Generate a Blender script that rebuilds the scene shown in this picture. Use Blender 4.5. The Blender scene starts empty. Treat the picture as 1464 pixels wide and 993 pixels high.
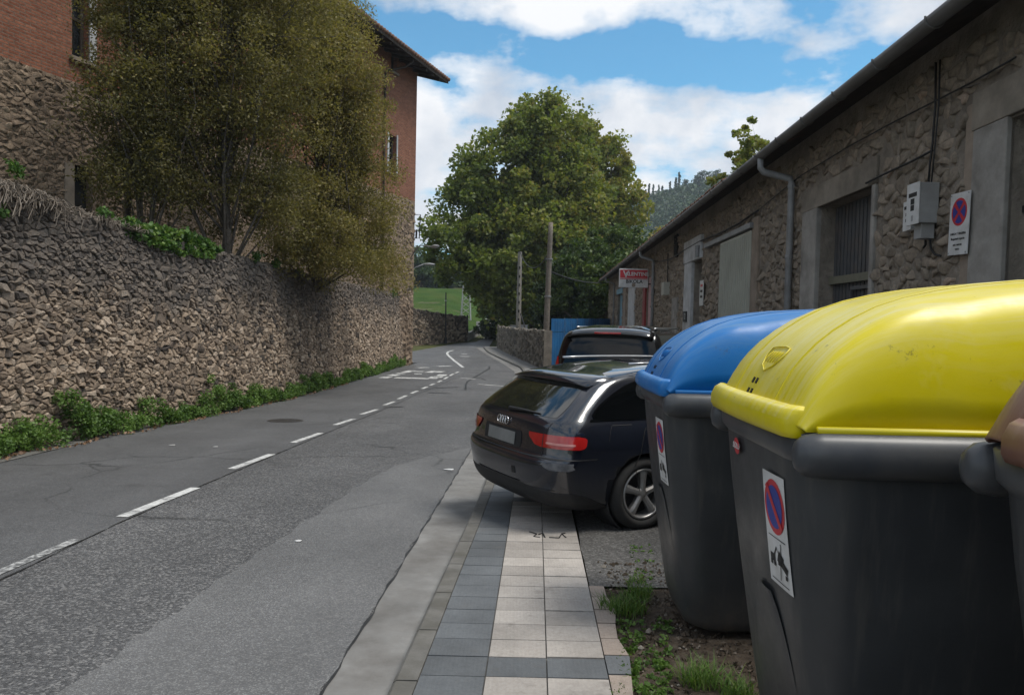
import bpy, bmesh, math, random
import numpy as np
from mathutils import Vector, Matrix
R = math.radians
random.seed(7)
RNG = np.random.default_rng(11)
S = bpy.context.scene
COL = S.collection

# ------------------------------------------------------------------ camera
FPX, CX, CY = 1060.0, 732.0, 496.5          # focal length and centre in photo pixels (1464 x 993)
PITCH, ROLL, CAMH = math.atan(39.5 / FPX), R(1.3), 1.65
_f = Vector((0, math.cos(PITCH), -math.sin(PITCH)))
_r = Vector((1, 0, 0)); _u = Vector((0, math.sin(PITCH), math.cos(PITCH)))
_r2 = _r * math.cos(ROLL) + _u * math.sin(ROLL)
_u2 = _u * math.cos(ROLL) - _r * math.sin(ROLL)
cam = bpy.data.cameras.new('camera'); camo = bpy.data.objects.new('camera', cam); COL.objects.link(camo)
cam.sensor_width = 36; cam.lens = FPX / 1464 * 36; cam.clip_start = 0.05; cam.clip_end = 6000
M = Matrix((( _r2.x, _u2.x, -_f.x, 0), (_r2.y, _u2.y, -_f.y, 0), (_r2.z, _u2.z, -_f.z, CAMH), (0, 0, 0, 1)))
camo.matrix_world = M
S.camera = camo

# ------------------------------------------------------------------ world and sun
SUN_EL, SUN_AZ = R(65), R(104)               # azimuth clockwise from +Y (the way the camera looks)
W = bpy.data.worlds.new('World'); S.world = W; W.use_nodes = True
nt = W.node_tree; nt.nodes.clear()
def N(t, kind, **kw):
    n = t.nodes.new(kind)
    for k, v in kw.items():
        if k in n.inputs.keys() and not hasattr(n, k): n.inputs[k].default_value = v
        else: setattr(n, k, v)
    return n
def L(t, a, b): t.links.new(a, b)
def math_n(t, op, a, b=None, clamp=False):
    n = t.nodes.new('ShaderNodeMath'); n.operation = op; n.use_clamp = clamp
    for i, v in enumerate((a, b)):
        if v is None: continue
        if isinstance(v, (int, float)): n.inputs[i].default_value = v
        else: L(t, v, n.inputs[i])
    return n.outputs[0]
def ramp_n(t, fac, stops, interp='LINEAR'):
    n = t.nodes.new('ShaderNodeValToRGB'); n.color_ramp.interpolation = interp
    e = n.color_ramp.elements
    while len(e) < len(stops): e.new(0.5)
    for i, (p, c) in enumerate(stops):
        e[i].position = p
        e[i].color = (c, c, c, 1) if isinstance(c, (int, float)) else tuple(c) + (1,)
    if fac is not None: L(t, fac, n.inputs[0])
    return n.outputs[0]
def mix_n(t, fac, a, b, mode='MIX'):
    n = t.nodes.new('ShaderNodeMix'); n.data_type = 'RGBA'; n.blend_type = mode
    for ix, v in ((0, fac), (6, a), (7, b)):
        sock = n.inputs[ix]
        if isinstance(v, (int, float)):
            sock.default_value = v if ix == 0 else (v, v, v, 1)
        elif isinstance(v, tuple): sock.default_value = v + (1,) if len(v) == 3 else v
        else: L(t, v, sock)
    return n.outputs[2]
sky = nt.nodes.new('ShaderNodeTexSky'); sky.sky_type = 'NISHITA'; sky.sun_disc = False
sky.sun_elevation = SUN_EL; sky.sun_rotation = SUN_AZ; sky.air_density = 1.0; sky.dust_density = 0.4; sky.ozone_density = 2.5
tc = nt.nodes.new('ShaderNodeTexCoord')
sep = nt.nodes.new('ShaderNodeSeparateXYZ'); L(nt, tc.outputs['Generated'], sep.inputs[0])
zc = math_n(nt, 'ADD', math_n(nt, 'MAXIMUM', sep.outputs[2], 0.0), 0.16)
cmb = nt.nodes.new('ShaderNodeCombineXYZ')
L(nt, math_n(nt, 'DIVIDE', sep.outputs[0], zc), cmb.inputs[0]); L(nt, math_n(nt, 'DIVIDE', sep.outputs[1], zc), cmb.inputs[1])
cmb.inputs[2].default_value = 3.3
n1 = N(nt, 'ShaderNodeTexNoise', Scale=2.1, Detail=10.0, Roughness=0.58); L(nt, cmb.outputs[0], n1.inputs['Vector'])
n2 = N(nt, 'ShaderNodeTexNoise', Scale=4.2, Detail=9.0, Roughness=0.58); L(nt, tc.outputs['Generated'], n2.inputs['Vector'])
band = ramp_n(nt, math_n(nt, 'ADD', sep.outputs[2], math_n(nt, 'MULTIPLY', sep.outputs[0], .13)), [(0.0, .62), (.15, .66), (.265, .63), (.305, .54), (.325, .41), (.35, .39), (.375, .52), (.41, .63), (.65, .60), (1.0, .60)])
dens = math_n(nt, 'ADD', math_n(nt, 'ADD', math_n(nt, 'MULTIPLY', n1.outputs[0], .80), math_n(nt, 'MULTIPLY', n2.outputs[0], .70)), math_n(nt, 'SUBTRACT', band, .75))
cmask = ramp_n(nt, dens, [(.49, 0.0), (.55, .60), (.63, 1.0)])
n3 = N(nt, 'ShaderNodeTexNoise', Scale=5.0, Detail=6.0, Roughness=0.55); L(nt, tc.outputs['Generated'], n3.inputs['Vector'])
ccol = ramp_n(nt, n3.outputs[0], [(.38, (2.5, 2.8, 3.25)), (.57, (4.35, 4.4, 4.5))])
skyc = mix_n(nt, 1.0, sky.outputs[0], (.37, .70, .73), 'MULTIPLY')
bg = nt.nodes.new('ShaderNodeBackground'); bg.inputs['Strength'].default_value = 0.105
L(nt, mix_n(nt, cmask, skyc, ccol), bg.inputs['Color'])
wo = nt.nodes.new('ShaderNodeOutputWorld'); L(nt, bg.outputs[0], wo.inputs[0])
sl = bpy.data.lights.new('sun', 'SUN'); sl.energy = 1.5; sl.angle = R(24); sl.color = (1.0, .95, .87)
so = bpy.data.objects.new('sun', sl); COL.objects.link(so)
sd = Vector((math.sin(SUN_AZ) * math.cos(SUN_EL), math.cos(SUN_AZ) * math.cos(SUN_EL), math.sin(SUN_EL)))
so.rotation_euler = sd.to_track_quat('Z', 'Y').to_euler(); so.location = sd * 60
S.view_settings.view_transform = 'Standard'; S.view_settings.look = 'None'
S.view_settings.exposure = 1.15; S.view_settings.gamma = 1.0; S.view_settings.use_curve_mapping = False
S.render.engine = 'CYCLES'

# ------------------------------------------------------------------ pixel -> place
PY = [(-40, 1.5), (0, 0), (10, -.378), (20, -.735), (26, -.82), (32, -.85), (40, -.83), (50, -.75), (60, -.55), (75, -.10), (90, .40), (120, 1.5), (200, 5.0), (900, 30)]
_px, _pz = zip(*PY)
def prof(y): return float(np.interp(y, _px, _pz))
def prof_s(y): return (prof(y - 2) + 2 * prof(y) + prof(y + 2)) / 4 if y > 12 else prof(y)
def ray(px, py):
    return (_f + _r2 * ((px - CX) / FPX) + _u2 * ((CY - py) / FPX))
def gnd(px, py, off=0.0):
    d = ray(px, py); t = 1.0; pt = t
    while t < 400:
        p = d * t
        if CAMH + p.z < prof_s(p.y) + off: break
        pt = t; t *= 1.02
    for _ in range(30):
        m = (pt + t) / 2; p = d * m
        if CAMH + p.z < prof_s(p.y) + off: t = m
        else: pt = m
    p = d * t
    return Vector((p.x, p.y, prof_s(p.y) + off))
def at(px, py, Y):
    d = ray(px, py); t = Y / d.y
    return Vector((d.x * t, Y, CAMH + d.z * t))
def on_plane(px, py, o, dr):                 # vertical plane through plan point o along plan direction dr -> (s, z)
    d = ray(px, py); nx, ny = dr[1], -dr[0]
    t = (o[0] * nx + o[1] * ny) / (d.x * nx + d.y * ny)
    return ((d.x * t - o[0]) * dr[0] + (d.y * t - o[1]) * dr[1], CAMH + d.z * t)

# ------------------------------------------------------------------ object helpers
def tag(o, label=None, cat=None, group=None, kind=None):
    if label: o['label'] = label
    if cat: o['category'] = cat
    if group: o['group'] = group
    if kind: o['kind'] = kind
    return o
def put(name, me, parent=None, loc=None):
    o = bpy.data.objects.new(name, me); COL.objects.link(o)
    if parent is not None:
        o.parent = parent
        if loc is None:                        # mesh is in world coordinates
            p = parent; T = Vector((0, 0, 0))
            while p is not None:
                T = T + Vector(p.get('_org', (0, 0, 0))); p = p.parent
            o.location = -T; o['_org'] = tuple(-T)
        else: o.location = loc
    elif loc is not None: o.location = loc
    return o
def empty(name, loc, rz=0.0, world=True):
    o = bpy.data.objects.new(name, None); COL.objects.link(o); o.location = loc; o.rotation_euler.z = rz
    o.empty_display_size = .2
    if world: o['_org'] = tuple(float(v) for v in loc)
    return o
class MB:
    def __init__(s): s.v = []; s.f = []; s.uv = None; s.c = []
    def add(s, vs, fs, c=None):
        n = len(s.v); s.v.extend([tuple(p) for p in vs]); s.f.extend([tuple(i + n for i in f) for f in fs])
        s.c.extend([c if c is not None else .5] * len(vs)); return s
    def box(s, lo, hi, c=None):
        x0, y0, z0 = lo; x1, y1, z1 = hi
        return s.add([(x0,y0,z0),(x1,y0,z0),(x1,y1,z0),(x0,y1,z0),(x0,y0,z1),(x1,y0,z1),(x1,y1,z1),(x0,y1,z1)],
                     [(0,3,2,1),(4,5,6,7),(0,1,5,4),(1,2,6,5),(2,3,7,6),(3,0,4,7)], c)
    def obox(s, c, ax, ay, az, c_=None):       # centre + three half-axis vectors
        c, ax, ay, az = map(Vector, (c, ax, ay, az)); vs = []
        for sz in (-1, 1):
            for sx, sy in ((-1,-1),(1,-1),(1,1),(-1,1)): vs.append(c + ax*sx + ay*sy + az*sz)
        return s.add(vs, [(0,3,2,1),(4,5,6,7),(0,1,5,4),(1,2,6,5),(2,3,7,6),(3,0,4,7)], c_)
    def tube(s, pts, r, n=8, cap=True, c=None):
        pts = [Vector(p) for p in pts]; m = len(pts)
        rs = r if isinstance(r, (list, tuple)) else [r] * m
        vs = []; up = None
        for i, p in enumerate(pts):
            d = (pts[min(i+1, m-1)] - pts[max(i-1, 0)]).normalized()
            a = Vector((0,0,1)) if abs(d.z) < .9 else Vector((1,0,0))
            if up is not None: a = up
            x = (a - d * a.dot(d)).normalized(); y = d.cross(x); up = x
            for k in range(n):
                t = 2*math.pi*k/n; vs.append(p + x*(math.cos(t)*rs[i]) + y*(math.sin(t)*rs[i]))
        fs = [(i*n+k, i*n+(k+1)%n, (i+1)*n+(k+1)%n, (i+1)*n+k) for i in range(m-1) for k in range(n)]
        if cap: fs += [tuple(range(n))[::-1], tuple((m-1)*n + k for k in range(n))]
        return s.add(vs, fs, c)
    def cyl(s, a, b, r, n=16, c=None): return s.tube([a, b], r, n, True, c)
    def lathe(s, prof_, axis_o, axis_d, n=32, closed=False):   # profile (radius, along)
        o = Vector(axis_o); d = Vector(axis_d).normalized()
        a = Vector((0,0,1)) if abs(d.z) < .9 else Vector((1,0,0))
        x = (a - d*a.dot(d)).normalized(); y = d.cross(x); vs = []
        for (r, h) in prof_:
            for k in range(n):
                t = 2*math.pi*k/n; vs.append(o + d*h + x*(math.cos(t)*r) + y*(math.sin(t)*r))
        m = len(prof_); fs = []
        for i in range(m if closed else m-1):
            j = (i+1) % m
            for k in range(n): fs.append((i*n+k, i*n+(k+1)%n, j*n+(k+1)%n, j*n+k))
        if not closed:
            if prof_[0][0] > 1e-4: fs.append(tuple(range(n))[::-1])
            if prof_[-1][0] > 1e-4: fs.append(tuple((m-1)*n+k for k in range(n)))
        return s.add(vs, fs)
    def grid(s, P, c=None, wrap=False):        # P[i][j]
        m = len(P); n = len(P[0]); vs = [p for row in P for p in row]
        fs = [(i*n+j, i*n+(j+1)%n, (i+1)*n+(j+1)%n, (i+1)*n+j) for i in range(m-1) for j in range(n if wrap else n-1)]
        return s.add(vs, fs, c)
    def mesh(s, name, mat=None, smooth=False, fix=False):
        me = bpy.data.meshes.new(name); me.from_pydata(s.v, [], s.f)
        if mat is not None: me.materials.append(mat)
        if any(c != .5 for c in s.c):
            a = me.attributes.new('tone', 'FLOAT', 'POINT'); a.data.foreach_set('value', np.array(s.c, dtype=np.float32))
        if fix:
            bm = bmesh.new(); bm.from_mesh(me); bmesh.ops.recalc_face_normals(bm, faces=bm.faces); bm.to_mesh(me); bm.free()
        if smooth: me.polygons.foreach_set('use_smooth', [True] * len(me.polygons))
        me.update(); return me
    def build(s, name, mat=None, parent=None, smooth=False, loc=None, fix=True):
        return put(name, s.mesh(name, mat, smooth, fix), parent, loc)
def bevel(o, w=.01, seg=2, ang=40):
    m = o.modifiers.new('bevel', 'BEVEL'); m.width = w; m.segments = seg; m.limit_method = 'ANGLE'; m.angle_limit = R(ang); return o
def np_mesh(name, V, quads, mat, tone=None, smooth=False):
    me = bpy.data.meshes.new(name); k = quads.shape[1]
    me.vertices.add(len(V)); me.vertices.foreach_set('co', V.astype(np.float32).ravel())
    me.loops.add(quads.size); me.loops.foreach_set('vertex_index', quads.astype(np.int32).ravel())
    me.polygons.add(len(quads)); me.polygons.foreach_set('loop_start', np.arange(0, quads.size, k, dtype=np.int32))
    if smooth: me.polygons.foreach_set('use_smooth', np.ones(len(quads), dtype=bool))
    if tone is not None:
        a = me.attributes.new('tone', 'FLOAT', 'POINT'); a.data.foreach_set('value', tone.astype(np.float32))
    me.materials.append(mat); me.update(calc_edges=True); return me
def text_mesh(txt, size, mat, depth=.001, bold=0.0):
    cu = bpy.data.curves.new('lettering', 'FONT'); cu.body = txt; cu.size = size; cu.align_x = 'CENTER'; cu.align_y = 'CENTER'; cu.extrude = depth; cu.offset = bold
    o = bpy.data.objects.new('lettering', cu); COL.objects.link(o)
    dg = bpy.context.evaluated_depsgraph_get(); me = bpy.data.meshes.new_from_object(o.evaluated_get(dg))
    bpy.data.objects.remove(o); bpy.data.curves.remove(cu)
    me.materials.clear(); me.materials.append(mat); me.name = 'lettering'; return me
def text_on(txt, size, mat, parent, c, right, up, depth=.0015, bold=0.0):   # world or parent-local frame
    me = text_mesh(txt, size, mat, depth, bold); rt = Vector(right).normalized(); u = Vector(up).normalized(); n = rt.cross(u)
    T = Matrix(((rt.x,u.x,n.x,c[0]),(rt.y,u.y,n.y,c[1]),(rt.z,u.z,n.z,c[2]),(0,0,0,1))); me.transform(T)
    return me

# ------------------------------------------------------------------ materials
MATS = {}
def base_mat(name, rough=.8, spec=.5, metal=0.0, coat=0.0):
    m = bpy.data.materials.new(name); m.use_nodes = True; t = m.node_tree
    b = t.nodes['Principled BSDF']; b.inputs['Roughness'].default_value = rough; b.inputs['Metallic'].default_value = metal
    b.inputs['Specular IOR Level'].default_value = spec; b.inputs['Coat Weight'].default_value = coat; b.inputs['Coat Roughness'].default_value = .05
    MATS[name] = m; return m, t, b
def pos_n(t, space='obj'):
    if space == 'obj': return t.nodes.new('ShaderNodeTexCoord').outputs['Object']
    if space == 'uv': return t.nodes.new('ShaderNodeTexCoord').outputs['UV']
    return t.nodes.new('ShaderNodeNewGeometry').outputs['Position']
def noise_n(t, vec, scale, detail=5.0, rough=.6, stretch=None):
    if stretch:
        mp = t.nodes.new('ShaderNodeMapping'); mp.inputs['Scale'].default_value = stretch; L(t, vec, mp.inputs[0]); vec = mp.outputs[0]
    n = N(t, 'ShaderNodeTexNoise', Scale=scale, Detail=detail, Roughness=rough); L(t, vec, n.inputs['Vector']); return n.outputs[0]
def bump_n(t, b, h, strength=.5, dist=.01, prev=None):
    n = t.nodes.new('ShaderNodeBump'); n.inputs['Strength'].default_value = strength; n.inputs['Distance'].default_value = dist
    L(t, h, n.inputs['Height'])
    if prev is not None: L(t, prev, n.inputs['Normal'])
    L(t, n.outputs[0], b.inputs['Normal']); return n.outputs[0]
def M_noise(name, c0, c1, scale=6, rough=.8, bump=.3, bscale=40, dist=.006, spec=.4, metal=0, coat=0, space='obj', lo=.3, hi=.7, dirt=None, dscale=1.2, rvar=0.0):
    m, t, b = base_mat(name, rough, spec, metal, coat); p = pos_n(t, space)
    col = ramp_n(t, noise_n(t, p, scale), [(lo, c0), (hi, c1)])
    if dirt:
        f = ramp_n(t, noise_n(t, p, dscale, 8, .65), [(.45, 0.0), (.68, dirt[3] if len(dirt) > 3 else .7)]); col = mix_n(t, f, col, tuple(dirt[:3]))
    L(t, col, b.inputs['Base Color'])
    if rvar: L(t, ramp_n(t, noise_n(t, p, scale * .7), [(.3, max(0, rough - rvar)), (.7, min(1, rough + rvar))]), b.inputs['Roughness'])
    if bump: bump_n(t, b, noise_n(t, p, bscale, 6, .65), bump, dist)
    return m
def asphalt(name, c0, c1, agg, speck, bumpd, rough=.75, stain=.5):
    m, t, b = base_mat(name, rough, .45); p = pos_n(t, 'world')
    v = N(t, 'ShaderNodeTexVoronoi', Scale=agg); L(t, p, v.inputs['Vector'])
    sp = t.nodes.new('ShaderNodeSeparateColor'); L(t, v.outputs['Color'], sp.inputs[0])
    col = ramp_n(t, sp.outputs[0], [(0.0, c0), (.75, c1), (.9, speck), (1.0, speck)])
    big = ramp_n(t, noise_n(t, p, .55, 7, .6), [(.3, 1 - stain * .5), (.7, 1.0 + stain * .25)])
    trk = ramp_n(t, noise_n(t, p, 1.1, 5, .6, (1.0, .12, 1.0)), [(.3, .86), (.7, 1.1)])
    fine = ramp_n(t, noise_n(t, p, 26, 4, .7), [(.25, .82), (.75, 1.14)])
    col = mix_n(t, 1.0, col, big, 'MULTIPLY'); col = mix_n(t, 1.0, col, trk, 'MULTIPLY'); col = mix_n(t, 1.0, col, fine, 'MULTIPLY')
    wz = N(t, 'ShaderNodeTexNoise', Scale=1.3, Detail=6.0); L(t, p, wz.inputs['Vector'])
    ve = N(t, 'ShaderNodeTexVoronoi', Scale=.55, feature='DISTANCE_TO_EDGE'); L(t, mix_n(t, .35, p, wz.outputs['Color']), ve.inputs['Vector'])
    ck = math_n(t, 'MULTIPLY', ramp_n(t, ve.outputs['Distance'], [(.0, 1.0), (.010, 0.0)]), ramp_n(t, noise_n(t, p, .35, 4), [(.50, 0.0), (.60, .8)])); col = mix_n(t, ck, col, (.02, .02, .02))
    oil = ramp_n(t, noise_n(t, p, 1.9, 7, .6), [(.62, 0.0), (.74, .35)]); col = mix_n(t, oil, col, (.035, .034, .033))
    L(t, col, b.inputs['Base Color'])
    L(t, ramp_n(t, noise_n(t, p, .8, 6), [(.3, rough - .12), (.7, rough + .1)]), b.inputs['Roughness'])
    h = math_n(t, 'ADD', math_n(t, 'MULTIPLY', math_n(t, 'SUBTRACT', 1.0, v.outputs['Distance']), 1.0), math_n(t, 'MULTIPLY', noise_n(t, p, agg * .35, 5, .7), 1.2))
    bump_n(t, b, h, .9, bumpd); return m
A_OLD = asphalt('asphalt_coarse', (.05, .05, .052), (.118, .117, .118), 75, (.215, .21, .205), .009, .6)
A_NEW = asphalt('asphalt_smooth_lane', (.066, .066, .068), (.098, .098, .10), 150, (.16, .16, .16), .0025, .68)
A_PATCH = asphalt('asphalt_patch', (.10, .099, .10), (.14, .139, .14), 140, (.21, .21, .205), .003, .68)
A_LOT = asphalt('asphalt_worn_lot', (.06, .057, .054), (.115, .11, .104), 70, (.18, .175, .165), .006, .8, .9)
M_GUT = M_noise('gutter_concrete', (.145, .142, .136), (.235, .23, .22), 3, .85, .5, 60, .004, space='world', dirt=(.09, .08, .07, .55), dscale=2.2)
M_KERB = M_noise('kerb_concrete', (.10, .096, .088), (.17, .163, .15), 5, .85, .5, 70, .004, space='world', dirt=(.07, .065, .05, .6), dscale=3)
M_TAR = M_noise('tar_seam', (.012, .012, .012), (.03, .03, .03), 9, .5, .3, 40, space='world')
M_PAINT = M_noise('road_paint', (.42, .42, .41), (.66, .66, .64), 22, .7, .5, 80, .003, space='world', dirt=(.12, .12, .12, .9), dscale=9)
def tile_mat(name, c0, c1):
    m, t, b = base_mat(name, .72, .4); p = pos_n(t, 'world')
    oi = t.nodes.new('ShaderNodeObjectInfo')
    col = ramp_n(t, noise_n(t, p, 45, 4, .7), [(.25, c0), (.75, c1)])
    col = mix_n(t, 1.0, col, ramp_n(t, oi.outputs['Random'], [(0, .80), (1, 1.15)]), 'MULTIPLY')
    col = mix_n(t, 1.0, col, ramp_n(t, noise_n(t, p, 2.1, 8, .65), [(.3, .72), (.65, 1.08)]), 'MULTIPLY')
    L(t, col, b.inputs['Base Color'])
    col = mix_n(t, ramp_n(t, noise_n(t, p, 6, 9, .75), [(.56, 0.0), (.72, .5)]), col, (.10, .088, .075))
    L(t, col, b.inputs['Base Color'])
    wv = N(t, 'ShaderNodeTexWave', Scale=16.0, Distortion=1.5); wv.bands_direction = 'X'; L(t, p, wv.inputs[0])
    bump_n(t, b, math_n(t, 'ADD', math_n(t, 'MULTIPLY', wv.outputs['Fac'], .25), noise_n(t, p, 120, 4, .7)), .5, .004); return m
M_TB = tile_mat('paving_beige', (.33, .298, .268), (.44, .405, .37))
M_TG = tile_mat('paving_grey', (.10, .107, .114), (.14, .15, .158))
M_TP = tile_mat('paving_pink', (.30, .24, .20), (.40, .335, .285))
M_DIRT = M_noise('bare_soil', (.035, .025, .017), (.11, .08, .055), 14, .95, 1.0, 60, .02, space='world', dirt=(.16, .13, .10, .5), dscale=20)
M_GROUND = M_noise('verge_soil', (.05, .05, .025), (.10, .11, .04), 1.5, .95, .8, 20, .03, space='world', spec=.1)
M_FIELD = M_noise('meadow', (.026, .058, .011), (.055, .10, .02), .22, .95, 1.0, 5, .25, space='world', dirt=(.075, .095, .024, .8), dscale=.13, spec=.05)
def stone_mat(name, stops, top=None, zt=(1.0, 3.0), rough=.9, scale=22, bumpd=.012):
    m, t, b = base_mat(name, rough, .3); p = pos_n(t, 'world')
    at_ = t.nodes.new('ShaderNodeAttribute'); at_.attribute_name = 'tone'
    col = ramp_n(t, at_.outputs['Fac'], stops)
    col = mix_n(t, 1.0, col, ramp_n(t, noise_n(t, p, scale, 7, .7), [(.28, .55), (.72, 1.3)]), 'MULTIPLY')
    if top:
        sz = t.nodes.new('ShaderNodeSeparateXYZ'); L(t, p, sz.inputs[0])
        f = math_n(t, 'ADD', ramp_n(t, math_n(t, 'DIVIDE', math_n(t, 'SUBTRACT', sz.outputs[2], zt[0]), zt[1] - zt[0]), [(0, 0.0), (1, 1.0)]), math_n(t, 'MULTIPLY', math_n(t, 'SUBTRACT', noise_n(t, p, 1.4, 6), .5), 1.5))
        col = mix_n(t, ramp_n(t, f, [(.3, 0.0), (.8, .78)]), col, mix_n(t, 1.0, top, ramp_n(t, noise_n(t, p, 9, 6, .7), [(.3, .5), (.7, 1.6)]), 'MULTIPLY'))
    L(t, col, b.inputs['Base Color'])
    bump_n(t, b, noise_n(t, p, scale * 1.4, 8, .7), .9, bumpd); return m
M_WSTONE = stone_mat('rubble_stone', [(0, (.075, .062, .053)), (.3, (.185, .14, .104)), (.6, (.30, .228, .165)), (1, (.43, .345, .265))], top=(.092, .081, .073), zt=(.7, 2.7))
M_WCORE = M_noise('dry_stone_gap', (.045, .038, .03), (.10, .084, .066), 12, .95, .8, 40, .02, space='world')
M_FSTONE = stone_mat('facade_stone', [(0, (.16, .132, .105)), (.35, (.245, .205, .16)), (.7, (.30, .245, .19)), (1, (.39, .29, .22))], rough=.92, scale=17)
M_MORTAR = M_noise('facade_mortar', (.20, .172, .14), (.33, .287, .237), 5, .92, 1.0, 14, .04, space='world', dirt=(.07, .06, .05, .6), dscale=.9)
M_RSTONE = stone_mat('fence_stone', [(0, (.09, .08, .07)), (.5, (.17, .15, .12)), (1, (.25, .22, .18))], scale=18)
def rubble_mat(name, a, b_, c, sc):
    m, t, b = base_mat(name, .95, .25); p = pos_n(t, 'uv'); wv = N(t, 'ShaderNodeTexNoise', Scale=2.5, Detail=4.0); L(t, p, wv.inputs['Vector'])
    pw = mix_n(t, .22, p, wv.outputs['Color']); v = N(t, 'ShaderNodeTexVoronoi', Scale=sc); L(t, pw, v.inputs['Vector']); ve = N(t, 'ShaderNodeTexVoronoi', Scale=sc, feature='DISTANCE_TO_EDGE'); L(t, pw, ve.inputs['Vector'])
    sp = t.nodes.new('ShaderNodeSeparateColor'); L(t, v.outputs['Color'], sp.inputs[0]); col = ramp_n(t, sp.outputs[0], [(0, a), (.6, b_), (1, c)])
    e = ramp_n(t, math_n(t, 'ADD', ve.outputs['Distance'], math_n(t, 'MULTIPLY', math_n(t, 'SUBTRACT', noise_n(t, p, 6, 6, .7), .5), .25)), [(.0, 0.0), (.10, 1.0)])
    e = math_n(t, 'MAXIMUM', e, ramp_n(t, noise_n(t, p, 1.7, 5), [(.42, 0.0), (.56, .85)])); pit = ramp_n(t, noise_n(t, p, 9, 5, .6), [(.60, 0.0), (.70, .75)])
    pt = ramp_n(t, noise_n(t, p, .7, 6, .6), [(.30, .35), (.6, .9)]); col = mix_n(t, pt, mix_n(t, e, (.11, .08, .056), col), (.25, .185, .132))
    col = mix_n(t, pit, col, (.075, .054, .038)); col = mix_n(t, 1.0, col, ramp_n(t, noise_n(t, p, 7, 8, .7), [(.3, .6), (.7, 1.3)]), 'MULTIPLY'); L(t, col, b.inputs['Base Color'])
    bump_n(t, b, math_n(t, 'ADD', math_n(t, 'MULTIPLY', e, 1.0), noise_n(t, p, 12, 6, .7)), .9, .05); return m
M_BASEST = rubble_mat('old_rubble_render', (.20, .148, .107), (.29, .216, .155), (.37, .28, .205), 6.5)
def brick_mat():
    m, t, b = base_mat('old_brick', .9, .25); p = pos_n(t, 'uv')
    br = t.nodes.new('ShaderNodeTexBrick'); L(t, p, br.inputs[0])
    for k, v in (('Scale', 1.0), ('Brick Width', .29), ('Row Height', .085), ('Mortar Size', .014), ('Mortar Smooth', .2), ('Bias', -.1)): br.inputs[k].default_value = v
    br.inputs['Color1'].default_value = (.22, .078, .044, 1); br.inputs['Color2'].default_value = (.32, .128, .074, 1); br.inputs['Mortar'].default_value = (.20, .13, .095, 1)
    col = mix_n(t, 1.0, br.outputs['Color'], ramp_n(t, noise_n(t, p, 9, 6, .7), [(.3, .66), (.7, 1.22)]), 'MULTIPLY')
    col = mix_n(t, 1.0, col, ramp_n(t, noise_n(t, p, .35, 6, .6), [(.3, .78), (.7, 1.15)]), 'MULTIPLY')
    L(t, col, b.inputs['Base Color']); bump_n(t, b, math_n(t, 'ADD', math_n(t, 'SUBTRACT', 1.0, br.outputs['Fac']), noise_n(t, p, 14, 5)), .8, .02); return m
M_BRICK = brick_mat()
M_CONC = M_noise('weathered_concrete', (.24, .225, .205), (.36, .34, .31), 3, .9, .6, 35, .006, space='world', dirt=(.10, .09, .078, .7), dscale=1.6)
M_PLAST = M_noise('stained_plaster', (.17, .148, .12), (.30, .262, .215), 2.5, .9, .7, 18, .01, space='world', dirt=(.085, .075, .062, .75), dscale=1.1)
M_WHITEW = M_noise('whitewash', (.40, .41, .42), (.56, .57, .58), 4, .85, .4, 30, .004, space='world', dirt=(.25, .24, .22, .6), dscale=2.5)
M_TAN = M_noise('tan_stone_trim', (.20, .16, .125), (.32, .26, .205), 4, .9, .6, 30, .008, space='world')
M_TILE = M_noise('clay_roof_tile', (.14, .07, .045), (.27, .15, .10), 6, .9, .5, 40, .006, space='world', dirt=(.07, .06, .05, .7), dscale=4)
M_DKWOOD = M_noise('dark_eave_wood', (.022, .017, .013), (.055, .042, .033), 5, .85, .4, 30, .006, space='world')
M_PIPE = M_noise('grey_plastic_pipe', (.20, .205, .21), (.29, .295, .30), 4, .5, .1, 40, space='world', dirt=(.11, .10, .09, .5), dscale=3)
M_GUTTER = M_noise('roof_gutter_grey', (.11, .105, .10), (.17, .165, .16), 4, .6, .2, 30, space='world', dirt=(.06, .055, .05, .6), dscale=2)
M_GATE = M_noise('gate_grey_steel', (.055, .06, .065), (.085, .09, .095), 6, .6, .2, 30, space='world', dirt=(.10, .07, .05, .5), dscale=3)
M_CREAM = M_noise('cream_sheet_door', (.37, .37, .315), (.47, .47, .41), 3, .6, .15, 30, space='world', dirt=(.26, .24, .20, .5), dscale=1.5)
M_BROWN = M_noise('brown_door_wood', (.035, .02, .014), (.075, .045, .03), 5, .7, .4, 30, space='world')
M_BLUE_D = M_noise('faded_blue_paint', (.13, .24, .30), (.20, .33, .39), 5, .7, .3, 30, space='world')
M_BLUE_F = M_noise('blue_sheet_fence', (.012, .10, .26), (.022, .15, .36), 1.5, .55, .2, 12, .01, space='world', dirt=(.03, .07, .14, .5), dscale=2)
M_BLACKI = M_noise('black_iron', (.012, .012, .013), (.03, .03, .03), 8, .6, .2, 50)
M_GLASS_D = M_noise('dark_window_glass', (.008, .01, .012), (.016, .019, .022), 2, .08, 0, spec=.6)
M_DARK = M_noise('dark_interior', (.006, .006, .006), (.014, .013, .012), 3, .9, 0)
M_WHITE = M_noise('white_enamel', (.52, .52, .52), (.64, .64, .63), 5, .45, .05, 30, dirt=(.38, .36, .32, .5), dscale=6)
M_RED = M_noise('sign_red', (.42, .02, .03), (.52, .035, .045), 5, .45, 0)
M_BLUE = M_noise('sign_blue', (.02, .035, .22), (.03, .05, .28), 5, .45, 0)
M_BLK = M_noise('print_black', (.012, .012, .012), (.02, .02, .02), 5, .6, 0)
M_GREYBOX = M_noise('grey_meter_box', (.27, .27, .27), (.35, .35, .345), 4, .5, .1, 40, dirt=(.20, .19, .17, .4), dscale=3)
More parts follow.
